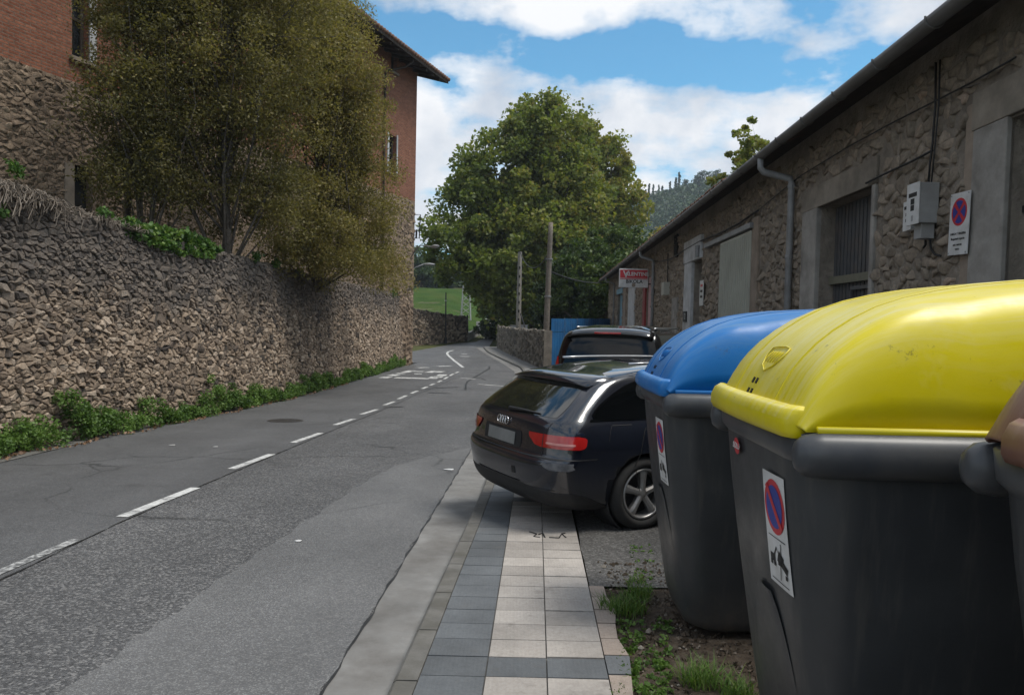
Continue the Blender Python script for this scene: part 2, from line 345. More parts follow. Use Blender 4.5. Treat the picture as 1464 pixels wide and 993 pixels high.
M_PINK = M_noise('pink_plaster', (.42, .27, .27), (.52, .35, .35), 4, .85, .2, 30)
M_POLE = M_noise('grey_concrete_pole', (.17, .155, .135), (.27, .25, .22), 8, .9, .5, 40, .006, space='world')
M_WOODP = M_noise('weathered_wood_pole', (.12, .10, .08), (.22, .19, .155), 9, .9, .6, 40, .008, space='world')
def leaf_mat(name, stops, trans=.32, rough=.55):
    m, t, b = base_mat(name, rough, .35)
    a = t.nodes.new('ShaderNodeAttribute'); a.attribute_name = 'tone'; col = ramp_n(t, a.outputs['Fac'], stops)
    L(t, col, b.inputs['Base Color'])
    tr = t.nodes.new('ShaderNodeBsdfTranslucent'); L(t, mix_n(t, 1.0, col, (1.15, 1.25, .7), 'MULTIPLY'), tr.inputs[0])
    mx = t.nodes.new('ShaderNodeMixShader'); mx.inputs[0].default_value = trans
    L(t, b.outputs[0], mx.inputs[1]); L(t, tr.outputs[0], mx.inputs[2]); L(t, mx.outputs[0], t.nodes['Material Output'].inputs[0]); return m
L_PLANE = leaf_mat('plane_tree_leaf', [(0, (.07, .10, .024)), (.4, (.14, .18, .036)), (.75, (.22, .225, .048)), (1, (.29, .23, .06))], .45)
L_WILLOW = leaf_mat('willow_leaf', [(0, (.095, .088, .034)), (.45, (.195, .165, .055)), (.8, (.28, .225, .072)), (1, (.33, .22, .085))], .42)
L_DARK = leaf_mat('dark_shrub_leaf', [(0, (.022, .042, .013)), (.5, (.05, .085, .02)), (1, (.12, .16, .035))])
L_WEED = leaf_mat('weed_leaf', [(0, (.05, .10, .02)), (.5, (.10, .18, .035)), (1, (.16, .25, .06))])
L_IVY = leaf_mat('ivy_leaf', [(0, (.03, .07, .016)), (.6, (.085, .165, .034)), (1, (.19, .26, .055))])
L_GRASS = leaf_mat('grass_blade', [(0, (.05, .09, .02)), (.6, (.10, .20, .03)), (1, (.20, .22, .07))])
L_DEAD = leaf_mat('dead_stem', [(0, (.07, .055, .04)), (.5, (.15, .12, .092)), (1, (.27, .225, .18))], .05)
L_FAR = leaf_mat('far_forest_leaf', [(0, (.022, .045, .02)), (.5, (.04, .075, .03)), (1, (.075, .11, .04))], .15)
M_BARK = M_noise('bark', (.045, .036, .027), (.12, .10, .08), 7, .95, .9, 22, .03, space='world')
M_PAINT_CAR = M_noise('midnight_car_paint', (.005, .0065, .012), (.007, .009, .016), 2, .22, 0, spec=.5, coat=1.0, metal=.0)
M_PAINT_VAN = M_noise('black_van_paint', (.006, .006, .007), (.009, .009, .010), 2, .22, 0, coat=1.0)
M_PAINT_CAR3 = M_noise('charcoal_van_paint', (.012, .012, .014), (.017, .017, .019), 2, .25, 0, coat=1.0)
M_PLAS = M_noise('black_bumper_plastic', (.012, .012, .013), (.022, .022, .023), 20, .6, .15, 200)
M_GLS = M_noise('tinted_car_glass', (.002, .0025, .003), (.003, .0035, .004), 2, .04, 0, spec=.35)
M_GLS2 = M_noise('car_rear_glass', (.006, .008, .008), (.009, .011, .011), 2, .03, 0, spec=.8, coat=.6)
M_TAIL = M_noise('tail_lamp_red', (.30, .008, .008), (.42, .014, .012), 14, .15, 0, coat=1.0)
M_TAIL2 = M_noise('tail_lamp_clear', (.50, .12, .10), (.62, .25, .22), 10, .15, 0, coat=1.0)
M_CHROME = M_noise('chrome', (.62, .62, .62), (.72, .72, .72), 3, .12, 0, metal=1.0)
M_ALLOY = M_noise('alloy_rim', (.28, .28, .28), (.40, .39, .38), 6, .38, .05, 60, metal=.75, dirt=(.10, .085, .07, .6), dscale=7)
M_TYRE = M_noise('tyre_rubber', (.012, .012, .012), (.024, .023, .022), 9, .8, .3, 90)
M_PLATE = M_noise('number_plate', (.14, .145, .14), (.24, .24, .23), 3, .5, 0)
M_SILV = M_noise('silver_trim', (.45, .46, .47), (.58, .58, .59), 3, .28, 0, metal=.9)
def lid_mat(name, c0, c1, dust_sheen):
    m, t, b = base_mat(name, .34, .4); p = pos_n(t, 'obj')
    col = ramp_n(t, noise_n(t, p, 1.6, 5), [(.3, c0), (.7, c1)])
    geo = t.nodes.new('ShaderNodeNewGeometry'); sn = t.nodes.new('ShaderNodeSeparateXYZ'); L(t, geo.outputs['True Normal'], sn.inputs[0])
    up_sheen = ramp_n(t, sn.outputs[2], [(.12, 0.10), (.75, 1.0)])      # up-facing parts paler: dusty streaks with sky sheen painted in
    f = math_n(t, 'MULTIPLY', ramp_n(t, noise_n(t, p, 2.2, 9, .72, (.7, 16.0, .7)), [(.42, .05), (.70, .75)]), up_sheen); col = mix_n(t, f, col, dust_sheen)
    f2 = ramp_n(t, noise_n(t, p, 3.5, 8, .7), [(.55, 0.0), (.75, .30)]); col = mix_n(t, f2, col, dust_sheen)
    sc = ramp_n(t, noise_n(t, p, 16, 8, .75), [(.64, 0.0), (.70, .6)]); col = mix_n(t, sc, col, (.07, .06, .04))
    L(t, col, b.inputs['Base Color'])
    L(t, ramp_n(t, noise_n(t, p, 6, 6, .7), [(.3, .26), (.7, .46)]), b.inputs['Roughness'])
    bump_n(t, b, noise_n(t, p, 3.0, 4, .5), .12, .02); return m
M_YEL = lid_mat('yellow_lid_plastic', (.60, .49, .0), (.68, .57, .0), (.62, .58, .34))
M_BLU = lid_mat('blue_lid_plastic', (.004, .13, .40), (.007, .17, .50), (.14, .25, .38))
M_BRN = lid_mat('brown_lid_plastic', (.17, .082, .056), (.22, .11, .078), (.30, .21, .17))
def bin_mat():
    m, t, b = base_mat('bin_grey_plastic', .38, .5); p = pos_n(t, 'obj')
    col = ramp_n(t, noise_n(t, p, 3, 5), [(.3, (.026, .028, .031)), (.7, (.040, .043, .046))])
    run = ramp_n(t, noise_n(t, p, 2.0, 8, .7, (9.0, 9.0, .55)), [(.52, 0.0), (.72, .55)]); col = mix_n(t, run, col, (.085, .08, .072))
    sc = ramp_n(t, noise_n(t, p, 1.5, 9, .75, (3.0, 3.0, 26.0)), [(.66, 0.0), (.70, .6)]); col = mix_n(t, sc, col, (.12, .12, .12))
    sz = t.nodes.new('ShaderNodeSeparateXYZ'); L(t, p, sz.inputs[0])
    mud = math_n(t, 'MULTIPLY', ramp_n(t, sz.outputs[2], [(.02, 1.0), (.30, 0.0)]), ramp_n(t, noise_n(t, p, 9, 8, .7), [(.35, 0.0), (.65, .8)])); col = mix_n(t, mud, col, (.11, .09, .07))
    L(t, col, b.inputs['Base Color']); L(t, ramp_n(t, noise_n(t, p, 5, 7, .7), [(.3, .30), (.7, .52)]), b.inputs['Roughness'])
    bump_n(t, b, noise_n(t, p, 110, 5, .7), .14, .002); return m
M_BIN = bin_mat()
M_BINRIM = M_noise('bin_rim_plastic', (.045, .048, .054), (.062, .066, .072), 4, .36, .08, 80, .002, dirt=(.10, .095, .085, .4), dscale=4)

# ------------------------------------------------------------------ plan lines (from photo pixels onto the ground)
def line_fn(pts):                            # world points -> x(y)
    pts = sorted(((p.y, p.x) for p in pts)); ys = [a for a, _ in pts]; xs = [b for _, b in pts]
    def f(y):
        if y < ys[0]: return xs[0] + (y - ys[0]) * (xs[1] - xs[0]) / (ys[1] - ys[0])
        if y > ys[-1]: return xs[-1] + (y - ys[-1]) * (xs[-1] - xs[-2]) / (ys[-1] - ys[-2])
        return float(np.interp(y, ys, xs))
    return f
PAVE = .10
left_road = line_fn([gnd(0, 662), gnd(120, 633), gnd(250, 602), gnd(400, 566), gnd(500, 542.5), gnd(572, 525)])
_A, _B = gnd(0, 662), gnd(572, 525)
kerb_pts = [gnd(561, 993), gnd(625, 850), gnd(664, 765), gnd(690, 705)]
far_kerb = [gnd(744, 545), gnd(749, 534), gnd(743, 526), gnd(720, 515.5), gnd(697, 504), gnd(694, 501)]
kerb_out = line_fn(kerb_pts + [Vector((gnd(690,705).x * .45 + gnd(744,545).x * .55 - .1, (gnd(690,705).y + gnd(744,545).y) / 2, 0))] + far_kerb)
gut_l = line_fn([gnd(460, 993), gnd(520, 898), gnd(581, 797), gnd(602, 762), gnd(640, 700), gnd(672, 646), gnd(702, 587.7), gnd(713.4, 570.5), gnd(725, 552.5), gnd(734.8, 538), gnd(735.6, 531), gnd(716.7, 518.5), gnd(692, 504.5)])
seam_new = line_fn([gnd(0, 830), gnd(150, 757), gnd(300, 689), gnd(400, 647), gnd(500, 605), gnd(590, 566), gnd(640, 545)])
patch_l = line_fn([gnd(86, 990), gnd(200, 912), gnd(330, 818), gnd(450, 737), gnd(526, 686), gnd(560, 668), gnd(610, 653), gnd(672, 640)])
YEND_MAIN = 40.0
far_left = line_fn([Vector((_B.x, 40, 0)), gnd(584, 503), gnd(640, 493), gnd(668, 488.5), gnd(690, 477), gnd(703, 470)])
far_right = line_fn([gnd(697, 504), gnd(700, 494), gnd(706, 484), gnd(711, 476), gnd(716, 469.5)])
def strip(name, fl, fr, y0, y1, off, mat, n=2, dy=.5, parent=None, jit=None, offr=None):
    rows = []; y = y0; ys = list(np.arange(y0, y1, dy)) + [y1]
    for y in ys:
        a, b = fl(y), fr(y); row = []
        for k in range(n + 1):
            x = a + (b - a) * k / n
            if jit and (k == 0 or k == n): x += jit * (math.sin(y * 7.3 + k) * .5 + math.sin(y * 17.1 + 2 * k) * .35 + math.sin(y * 41 + k) * .2)
            row.append((x, y, prof_s(y) + off + (0 if offr is None else (offr - off) * k / n)))
        rows.append(row)
    return MB().grid(rows).build(name, mat, parent, True, fix=False)
def shift(f, d): return lambda y: f(y) + d
# ---- ground: one sheet that reaches past the hills
def field_h(x, y):
    z = prof_s(y)
    lf = max(0.0, min(1.0, (-x - 3) / 6)) if y > 58 else 0
    if y > 62 and x < 6: z += lf * (max(0, y - 62) * .052 + .35 + .5 * math.sin(y * .11 + x * .03) * min(1, (y - 62) / 20))
    return z
gx = [-640, -350, -180, -110, -75, -50, -36, -28, -22, -18, -15, -12, -10, -8, -6, -4, -2, 0, 2, 4, 6, 9, 13, 18, 25, 40, 70, 120, 250, 640]
gy = [-60, -30, -12, 0, 6, 12, 18, 24, 30, 36, 42, 48, 54, 58, 62, 66, 70, 76, 82, 90, 98, 108, 120, 135, 150, 170, 200, 260, 380, 600, 760]
rows = [[(x, y, field_h(x, y) - .06 if y < 62 else (field_h(x, y) - .06)) for x in gx] for y in gy]
ground = MB().grid(rows).build('ground', M_GROUND, fix=False); tag(ground, kind='structure')
# meadow sheet over the ground beyond the far wall
fx = list(np.linspace(-70, -4.0, 34)); fy = list(np.linspace(63, 210, 60))
rows = [[(x, y, field_h(x, y) + .03 + (.12 * math.sin(x * .7 + y * .9) * math.sin(y * .35)) - (1.2 if x > far_left(min(y, 95)) - .8 else 0)) for x in fx] for y in fy]
tag(MB().grid(rows).build('meadow', M_FIELD, smooth=True, fix=False), kind='structure')

# ---- road
road = strip('road', left_road, shift(kerb_out, -.005), -6, 40.5, 0.0, A_OLD, 8); tag(road, kind='structure')
strip('road_bend', far_left, lambda y: far_right(y) if y > 58 else kerb_out(y), 40.5, 100, 0.0, A_OLD, 6, 1.0, road)
strip('smooth_lane', left_road, seam_new, -6, 34, .004, A_NEW, 4, .25, road, jit=.012)
strip('smooth_patch', patch_l, gut_l, -6, gnd(672, 640).y, .005, A_PATCH, 4, .12, road, jit=.035)
p0 = gnd(672, 640).y
strip('far_patch', lambda y: far_left(y) + .2, lambda y: far_left(y) + 2.6, 41, 57, .005, A_NEW, 2, .5, road, jit=.05)
gutter = strip('gutter', gut_l, kerb_out, -6, 58, .009, M_GUT, 3, .2, jit=None, offr=.012); tag(gutter, kind='structure')
strip('tar_seam', shift(gut_l, -.007), shift(gut_l, .006), -4, 34, .0125, M_TAR, 1, .11, road, jit=.013)
strip('tar_seam', shift(seam_new, -.006), shift(seam_new, .008), -4, 30, .0075, M_TAR, 1, .15, road, jit=.012)
lg = strip('verge_gutter', shift(left_road, -.30), left_road, -6, 38.2, .02, M_KERB, 2, .5, offr=.012); tag(lg, kind='structure')
lv = strip('verge_soil', shift(left_road, -1.2), shift(left_road, -.29), -6, 38.4, .03, M_DIRT, 3, .5, offr=.026); tag(lv, kind='structure')
# cracks and repairs in the far part of the road
def ribbon(name, pix, w, off, mat, parent, world=None):
    P = world or [gnd(x, y, off) for x, y in pix]; rows = []
    Q = []
    for a, b in zip(P[:-1], P[1:]):
        n = max(1, int((b - a).length / .5)); Q += [a + (b - a) * (k / n) for k in range(n)]
    Q.append(P[-1])
    for i, p in enumerate(Q):
        d = (Q[min(i + 1, len(Q) - 1)] - Q[max(i - 1, 0)]); d.z = 0; d.normalize(); s = Vector((d.y, -d.x, 0)) * w / 2
        rows.append([(p.x - s.x, p.y - s.y, prof_s(p.y - s.y) + off), (p.x + s.x, p.y + s.y, prof_s(p.y + s.y) + off)])
    return MB().grid(rows).build(name, mat, parent, fix=True)
ribbon('crack', [(665.5, 557), (666, 549), (669, 544.5), (678, 539), (692, 531), (700, 526.5), (699, 523)], .07, .008, M_TAR, road)
ribbon('crack', [(678, 539.5), (690, 541), (694, 543)], .06, .008, M_TAR, road)
ribbon('crack', [(549, 582), (576, 581)], .12, .008, M_TAR, road)
ribbon('crack', [(600, 556), (640, 553.5), (655, 553)], .10, .008, M_TAR, road)
ribbon('crack', [(612, 561), (645, 562)], .16, .008, M_TAR, road)
# lane dashes (pixels of their two ends, measured)
dash = [((-70, 846), (111, 769.8)), ((174, 738), (279.5, 696.5)), ((331, 669.7), (389, 648.5)), ((418.6, 632.3), (458.5, 618.6)), ((479, 607), (505.5, 598.4)),
        ((516.7, 591.8), (539, 584.8)), ((549.5, 578.7), (563.7, 573.6)), ((569.7, 570), (581, 565)), ((588, 562), (597, 558.3)), ((603.5, 555.5), (610.5, 552.5)), ((615, 550.5), (621, 548)), ((626, 546), (631, 543.5)), ((635, 541.5), (640, 538.5)), ((643, 537), (648, 534)), ((651, 533), (656, 531))]
M_WORN = M_noise('worn_road_paint', (.10, .10, .10), (.42, .42, .41), 26, .75, .5, 80, .003, space='world', dirt=(.09, .09, .09, 1.0), dscale=11, lo=.42, hi=.56)
for k, (a, b) in enumerate(dash): ribbon('lane_dash', [a, b], .09 if k == 0 else .115, .0095, M_WORN if k == 0 else M_PAINT, road)
ribbon('lane_line', [(662, 525), (657, 521), (649, 515), (641, 508), (639, 505), (641, 502.5), (648, 500.5)], .16, .008, M_PAINT, road)
# worn white lettering and give-way blocks in the far lane
for q in ([(565, 539.5), (614, 541)],): ribbon('road_marking', q, .55, .0095, M_PAINT, road)
for q in ([(547, 540), (556, 538.3)], [(559, 537), (567, 535)], [(570, 534), (576, 533)], [(578, 532), (590, 529.5)], [(617, 541), (623, 538)], [(624, 539.5), (628, 537.5)], [(630, 537), (634, 535)]): ribbon('road_marking', q, .40, .0095, M_PAINT, road)
for q in ([(587, 530.5), (606, 531)], [(592, 534), (603, 534.2)], [(612, 532.3), (622, 530.2)], [(624, 532), (632, 530.5)], [(597, 525.5), (613, 525)], [(626, 523.5), (645, 523)], [(658, 509), (671, 509.5)], [(660, 506), (668, 506)]): ribbon('road_marking', q, .38, .0095, M_PAINT, road)
# pale repair bands across the road
for q in ([(684, 549), (724, 552)], [(658, 540), (680, 541.5)]): ribbon('road_marking', q, .16, .009, M_PAINT, road)

# ---- kerb stones
kerb = empty('kerb', (kerb_out(0), 0, 0)); tag(kerb, kind='structure')
KW = .125
def kx(y): return kerb_out(y)
y = -2.2; i = 0
while y < 56:
    ln = .62 if y < 20 else 1.0; y2 = y + ln - .012
    g = MB(); n = 3; top = []
    P = []
    for k in range(n + 1):
        yy = y + (y2 - y) * k / n; xx = kx(yy); zz = prof_s(yy)
        P.append([(xx, yy, zz - .06), (xx + .012, yy, zz + PAVE - .014), (xx + .03, yy, zz + PAVE), (xx + KW, yy, zz + PAVE + random.uniform(-.0015, .0015)), (xx + KW, yy, zz - .06)])
    g.grid(P, wrap=True); g.f += [tuple(range(5))[::-1], tuple(len(P) * 5 - 5 + k for k in range(5))]
    g.build('kerb_stone', M_KERB, kerb); y += ln; i += 1
# ---- pavement: bed, then each slab
pdx = math.tan(math.atan((767 - CX) / FPX))
def px_line(xp):                             # a joint line of the pavement, starting where pixel column xp meets the bottom edge
    p = gnd(xp, 993, PAVE); return lambda y: p.x + (y - p.y) * pdx
l0, l1, l2, l3 = px_line(597), px_line(689.5), px_line(783), px_line(876)
pave = strip('pavement', lambda y: max(kx(y) + KW - .004, -9), l3, -3, 15, PAVE - .012, M_KERB, 3, .5); tag(pave, kind='structure')
tl = .222
def slab(fa, fb, y, y2, mat, zoff=0.0):
    g = .0035; rows = []; e = random.uniform(-.0012, .0012)
    for yy in (y + g, y2 - g): rows.append([(fa(yy) + g, yy, prof_s(yy) + PAVE + e + zoff), (fb(yy) - g, yy, prof_s(yy) + PAVE + e + random.uniform(-.0008, .0008) + zoff)])
    a, b = rows[0]; c, d = rows[1]; dn = lambda p: (p[0], p[1], p[2] - .05)
    m = MB().add([a, b, d, c, dn(a), dn(b), dn(d), dn(c)], [(0,1,2,3),(0,4,5,1),(1,5,6,2),(2,6,7,3),(3,7,4,0)])
    m.build('paving_slab', mat, pave, fix=False)
y0 = gnd(700, 966, PAVE).y - tl * 12
k = 0; y = y0
while y < 14.5:
    y2 = y + tl
    if kx(y) + KW < l1(y) - .05:
        slab(lambda v: kx(v) + KW + .002, l1, y, y2, M_TG)
        dark = (k == 12 or k % 18 == 12)
        slab(l1, l2, y, y2, M_TG if dark else M_TB); slab(l2, l3, y + (.012 if k % 3 == 1 else 0), y2, M_TG if dark else M_TB)
        if y < gnd(860, 855, PAVE).y: slab(l3, lambda v: l3(v) + .115 + .02 * math.sin(v * 9), y + .06, y2 + .055, M_TG if dark else M_TP, -.003)
    else:
        slab(lambda v: max(kx(v) + KW + .002, l1(v)), l2, y, y2, M_TB); slab(l2, l3, y, y2, M_TB)
    y = y2; k += 1
# spray mark on the beige slabs in front of the car
sp = [[(757, 760), (767, 763), (763, 767), (772, 768)], [(770, 764), (776, 762), (779, 768)], [(785, 768), (799, 769), (803, 763), (809, 768)], [(803, 763), (808, 762)]]
for s_ in sp:
    P = [gnd(x, y, PAVE) for x, y in s_]
    m = MB(); m.tube([(p.x, p.y, prof_s(p.y) + PAVE + .001) for p in P], .007, 5); o = m.build('spray_mark', M_BLK, pave)
# ---- soil strip and worn asphalt lot by the bins
soil_y = gnd(860, 835, PAVE).y
def WX(y): return 4.1 + math.tan(R(2.37)) * y     # foot of the warehouse front
lot = strip('parking_lot', lambda y: l3(y) + .01, lambda y: WX(y) + .1, soil_y, 34, PAVE - .012, A_LOT, 10, .3, jit=.01); tag(lot, kind='structure')
soil = strip('soil_strip', lambda y: l3(y) + .05, lambda y: WX(y) + .1, -4, soil_y + .45, PAVE - .030, M_DIRT, 10, .12); tag(soil, kind='structure')
me = soil.data
for v in me.vertices:
    if v.co.x - l3(v.co.y) > .08: v.co.z += .035 * (math.sin(v.co.x * 9 + v.co.y * 5) * math.sin(v.co.y * 11) * .5 + .1) - (.05 if v.co.y > soil_y + .3 else 0)
fpv = strip('far_pavement', lambda y: kx(y) + KW - .004, lambda y: max(kx(y) + 1.6, l3(y) if y < 30 else kx(y) + 1.6), 14.4, 58, PAVE - .004, M_GUT, 4, .5); tag(fpv, kind='structure')
yard = strip('yard', lambda y: kx(y) + 1.5, lambda y: 30, 30, 62, PAVE - .02, A_LOT, 6, 1.0); tag(yard, kind='structure')
# ---- manhole cover
mc = gnd(408, 601, .006); root = empty('manhole_cover', mc); tag(root, 'round dark iron manhole cover set in the smooth asphalt lane', 'manhole')
M_IRON = M_noise('cast_iron', (.03, .027, .025), (.06, .055, .05), 12, .6, .5, 60, space='world')
slope = lambda m: [ (v[0], v[1], v[2] + prof_s(v[1]) - prof_s(mc.y)) for v in m.v]
m = MB(); m.lathe([(.36, 0), (.36, .006), (.31, .006), (.31, 0)], mc, (0, 0, 1), 40); m.v = slope(m); m.build('ring_frame', M_IRON, root)
m = MB(); m.lathe([(.302, 0), (.302, .005)], mc, (0, 0, 1), 40); m.v = slope(m); lidm = m.build('cover_plate', M_IRON, root)
m = MB()
for a in range(-5, 6):
    for b in range(-5, 6):
        if a * a + b * b < 27: m.box((mc.x + a * .052 - .015, mc.y + b * .052 - .015, mc.z + .004), (mc.x + a * .052 + .015, mc.y + b * .052 + .015, mc.z + .008))
m.v = slope(m); tag(m.build('tread_studs', M_IRON, lidm), kind='stuff')
# litter on the road
for i_, (x, y, w, lb) in enumerate([(642, 671, .05, 'flat white scrap of paper lying near the gutter behind the dark car'), (246, 636, .035, 'small white litter scrap on the smooth lane, larger of two'), (308, 638.5, .03, 'tiny white litter scrap on the smooth lane near the dashes'), (427, 773, .022, 'tiny pale scrap on the smooth asphalt patch')]):
    p = gnd(x, y, .008); m = MB(); n = 7
    vs = [(p.x + w * (1 + .3 * math.sin(k * 2.1)) * math.cos(k * 2 * math.pi / n) * 1.3, p.y + w * math.sin(k * 2 * math.pi / n), p.z + .003 + .006 * random.random()) for k in range(n)]
    m.add(vs + [(v[0], v[1], v[2] - .003) for v in vs], [tuple(range(n)), tuple(range(n, 2 * n))[::-1]] + [(k, n + k, n + (k + 1) % n, (k + 1) % n) for k in range(n)])
    tag(m.build('litter_scrap', M_WHITE), lb, 'litter', 'litter scraps on the road')

# ------------------------------------------------------------------ rubble stones by Voronoi cells
def clip(poly, nx, ny, d):                   # keep nx*x+ny*y <= d
    out = []; n = len(poly)
    for i in range(n):
        a, b = poly[i], poly[(i + 1) % n]; fa = nx * a[0] + ny * a[1] - d; fb = nx * b[0] + ny * b[1] - d
        if fa <= 0: out.append(a)
        if (fa < 0) != (fb < 0) and fa != fb:
            t = fa / (fa - fb); out.append((a[0] + (b[0] - a[0]) * t, a[1] + (b[1] - a[1]) * t))
    return out
def cells(U0, U1, V0, V1, w, h, seed, drop=.22, keep=None):
    rr = random.Random(seed); nu = max(1, int((U1 - U0) / w)); nv = max(1, int((V1 - V0) / h)); cw = (U1 - U0) / nu; ch = (V1 - V0) / nv; g = {}
    for i in range(-1, nu + 1):
        for j in range(-1, nv + 1):
            if rr.random() < drop: continue
            g[(i, j)] = (U0 + (i + .5 + (.5 if j % 2 else 0) + rr.uniform(-.46, .46)) * cw, V0 + (j + .5 + rr.uniform(-.42, .42)) * ch, rr.uniform(-.10, .16) * cw * cw)
    out = []; asp = cw / ch
    for (i, j), (x, y, wt) in g.items():
        if not (U0 <= x <= U1 and V0 <= y <= V1) or (keep and not keep(x, y)): continue
        poly = [(x - 1.6 * cw, y - 1.6 * ch), (x + 1.6 * cw, y - 1.6 * ch), (x + 1.6 * cw, y + 1.6 * ch), (x - 1.6 * cw, y + 1.6 * ch)]
        for a in (-2, -1, 0, 1, 2):
            for b in (-2, -1, 0, 1, 2):
                q = g.get((i + a, j + b))
                if q is None or (a == 0 and b == 0): continue
                dx, dy = q[0] - x, (q[1] - y) * asp * asp     # anisotropic metric
                d = (q[0] ** 2 - x ** 2 + (q[1] ** 2 - y ** 2) * asp * asp + wt - q[2]) / 2
                poly = clip(poly, dx, dy, d)
                if len(poly) < 3: break
            if len(poly) < 3: break
        if len(poly) < 3: continue
        poly = clip(clip(poly, -1, 0, -U0), 1, 0, U1)
        poly = clip(clip(poly, 0, -1, -V0), 0, 1, V1) if len(poly) >= 3 else poly
        # drop very short edges
        q = [p for k, p in enumerate(poly) if math.hypot(p[0] - poly[k - 1][0], p[1] - poly[k - 1][1]) > .1 * min(cw, ch)]
        if len(q) >= 3: out.append((x, y, q))
    return out
def stone_geo(poly, depth, gap, rr, rough=1.0, flat=.72):
    q = []; big = max(math.hypot(poly[k][0] - poly[k-1][0], poly[k][1] - poly[k-1][1]) for k in range(len(poly)))
    for k in range(len(poly)):
        a, b = poly[k], poly[(k + 1) % len(poly)]; q.append(a); ln = math.hypot(b[0] - a[0], b[1] - a[1])
        if ln > .62 * big: t = rr.uniform(.35, .65); j = rr.uniform(-.13, .04) * ln; q.append((a[0] + (b[0] - a[0]) * t + (b[1] - a[1]) / ln * -j * -1, a[1] + (b[1] - a[1]) * t - (b[0] - a[0]) / ln * j))
    poly = q
    cx = sum(p[0] for p in poly) / len(poly); cy = sum(p[1] for p in poly) / len(poly); n = len(poly)
    sz = max(math.hypot(p[0] - cx, p[1] - cy) for p in poly); k0 = max(.5, 1 - gap / max(sz, 1e-3))
    tx, ty = rr.uniform(-.35, .35) * rough, rr.uniform(-.35, .35) * rough; vs = []; fs = []
    for (sc, dp, jt) in ((k0, -.03, .02), (k0 * .96, depth * .55, .05), (k0 * flat, depth, .10)):
        for p in poly:
            s2 = sc * (1 + rr.uniform(-jt, jt) * rough); u = cx + (p[0] - cx) * s2; v = cy + (p[1] - cy) * s2
            d = dp + ((u - cx) * tx + (v - cy) * ty if dp > 0 else 0) + (rr.uniform(-.18, .12) * depth * rough if dp > 0 else 0); vs.append((u, v, d))
    vs.append((cx + rr.uniform(-.1, .1) * sz, cy + rr.uniform(-.1, .1) * sz, depth * (1 + rr.uniform(-.15, .22) * rough)))
    for r in (0, 1):
        for k in range(n): fs.append((r*n+k, r*n+(k+1)%n, (r+1)*n+(k+1)%n, (r+1)*n+k))
    for k in range(n): fs.append((2*n+k, 2*n+(k+1)%n, 3*n))
    return vs, fs
def stones(parent, cs, place, depth, gap, mat, seed, nmax, rankf, rough=1.0, flat=.72, toner=None, smooth=False, name='stone'):
    rr = random.Random(seed); order = sorted(range(len(cs)), key=lambda i: rankf(cs[i])); single = set(order[:nmax]); rest = MB(); origin = None
    for i, (x, y, poly) in enumerate(cs):
        dp = depth * rr.uniform(.55, 1.35); vs, fs = stone_geo(poly, dp, gap, rr, rough, flat); W_ = [place(*v) for v in vs]
        tone = toner(rr, x, y) if toner else rr.random()
        if i in single:
            m = MB(); m.add(W_, fs, tone); m.build(name, mat, parent, smooth, fix=False)
        else: rest.add(W_, fs, tone)
    if rest.v:
        o = rest.build(name + 's', mat, parent, smooth, fix=False); tag(o, kind='stuff')

# ------------------------------------------------------------------ garden wall on the left
WOFF = .92
wa = Vector((left_road(5.0) - WOFF, 5.0, 0)); wb = Vector((left_road(38.6) - .26, 38.6, 0))
wdir = (wb - wa); WL = wdir.length; wdir.normalize(); wn = Vector((wdir.y, -wdir.x, 0))      # wn faces the road
wtop_pix = [(-160, 200), (0, 262), (60, 280), (110, 298), (170, 316), (230, 335), (300, 353), (380, 374), (460, 394), (520, 408), (574, 421)]
_wt = [on_plane(x, y, (wa.x, wa.y), (wdir.x, wdir.y)) for x, y in wtop_pix]
def wall_top(s): return float(np.interp(s, [a for a, _ in _wt], [b for _, b in _wt]))
def wbase(s): return prof_s(wa.y + wdir.y * s)
BAT = .05
def wplace(u, v, d):
    p = wa + wdir * u + wn * (d - BAT * v); return (p.x, p.y, wbase(u) + v - .1)
def wh(u): return wall_top(u) - wbase(u) + .1
def wid(s): return WOFF + (.26 - WOFF) * s / WL
wall = empty('stone_wall', (wa.x, wa.y, wbase(0))); tag(wall, 'long dry-laid rubble stone garden wall along the road, dark along its top', 'wall')
rows = []
for s in np.linspace(0, WL, 60): rows.append([wplace(s, 0, .01), wplace(s, wh(s) * .5, .01), wplace(s, wh(s) + .05 * math.sin(s * 5) * math.sin(s * 1.7), .01), wplace(s, wh(s) - .05, -.6), wplace(s, 0, -.6)])
m = MB(); m.grid(rows, wrap=True); m.f += [tuple(range(5)), tuple(len(rows) * 5 - 5 + k for k in range(5))]; m.build('wall_core', M_WCORE, wall)
cs = cells(0, 9.5, .05, 4.0, .108, .068, 3, .44, lambda x, y: y < wh(x) - .02) + cells(9.5, WL, .05, 4.0, .13, .082, 4, .42, lambda x, y: y < wh(x) - .02)
def near_rank(c): return c[0] if c[0] > 2.6 else 50 + c[0]
def wtone(rr, x, y): return min(1, max(0, rr.gauss(.54, .27)))
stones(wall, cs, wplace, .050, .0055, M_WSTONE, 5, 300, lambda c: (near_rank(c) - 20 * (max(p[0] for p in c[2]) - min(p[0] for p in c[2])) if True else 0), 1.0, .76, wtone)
# earth held up behind the wall
GA = (-5.28, 39.3); GD = (-.326, -.9454)
rows = []
for s in np.linspace(0, WL, 30):
    p = wa + wdir * s - wn * .5; rows.append([(p.x - k * 2.2, p.y + k * .1, wall_top(s) - .22 + .12 * math.sin(s * 1.1 + k) - (.0 if k else .05)) for k in range(9)])
tag(MB().grid(rows).build('garden_ground', M_GROUND, smooth=True, fix=False), kind='structure')

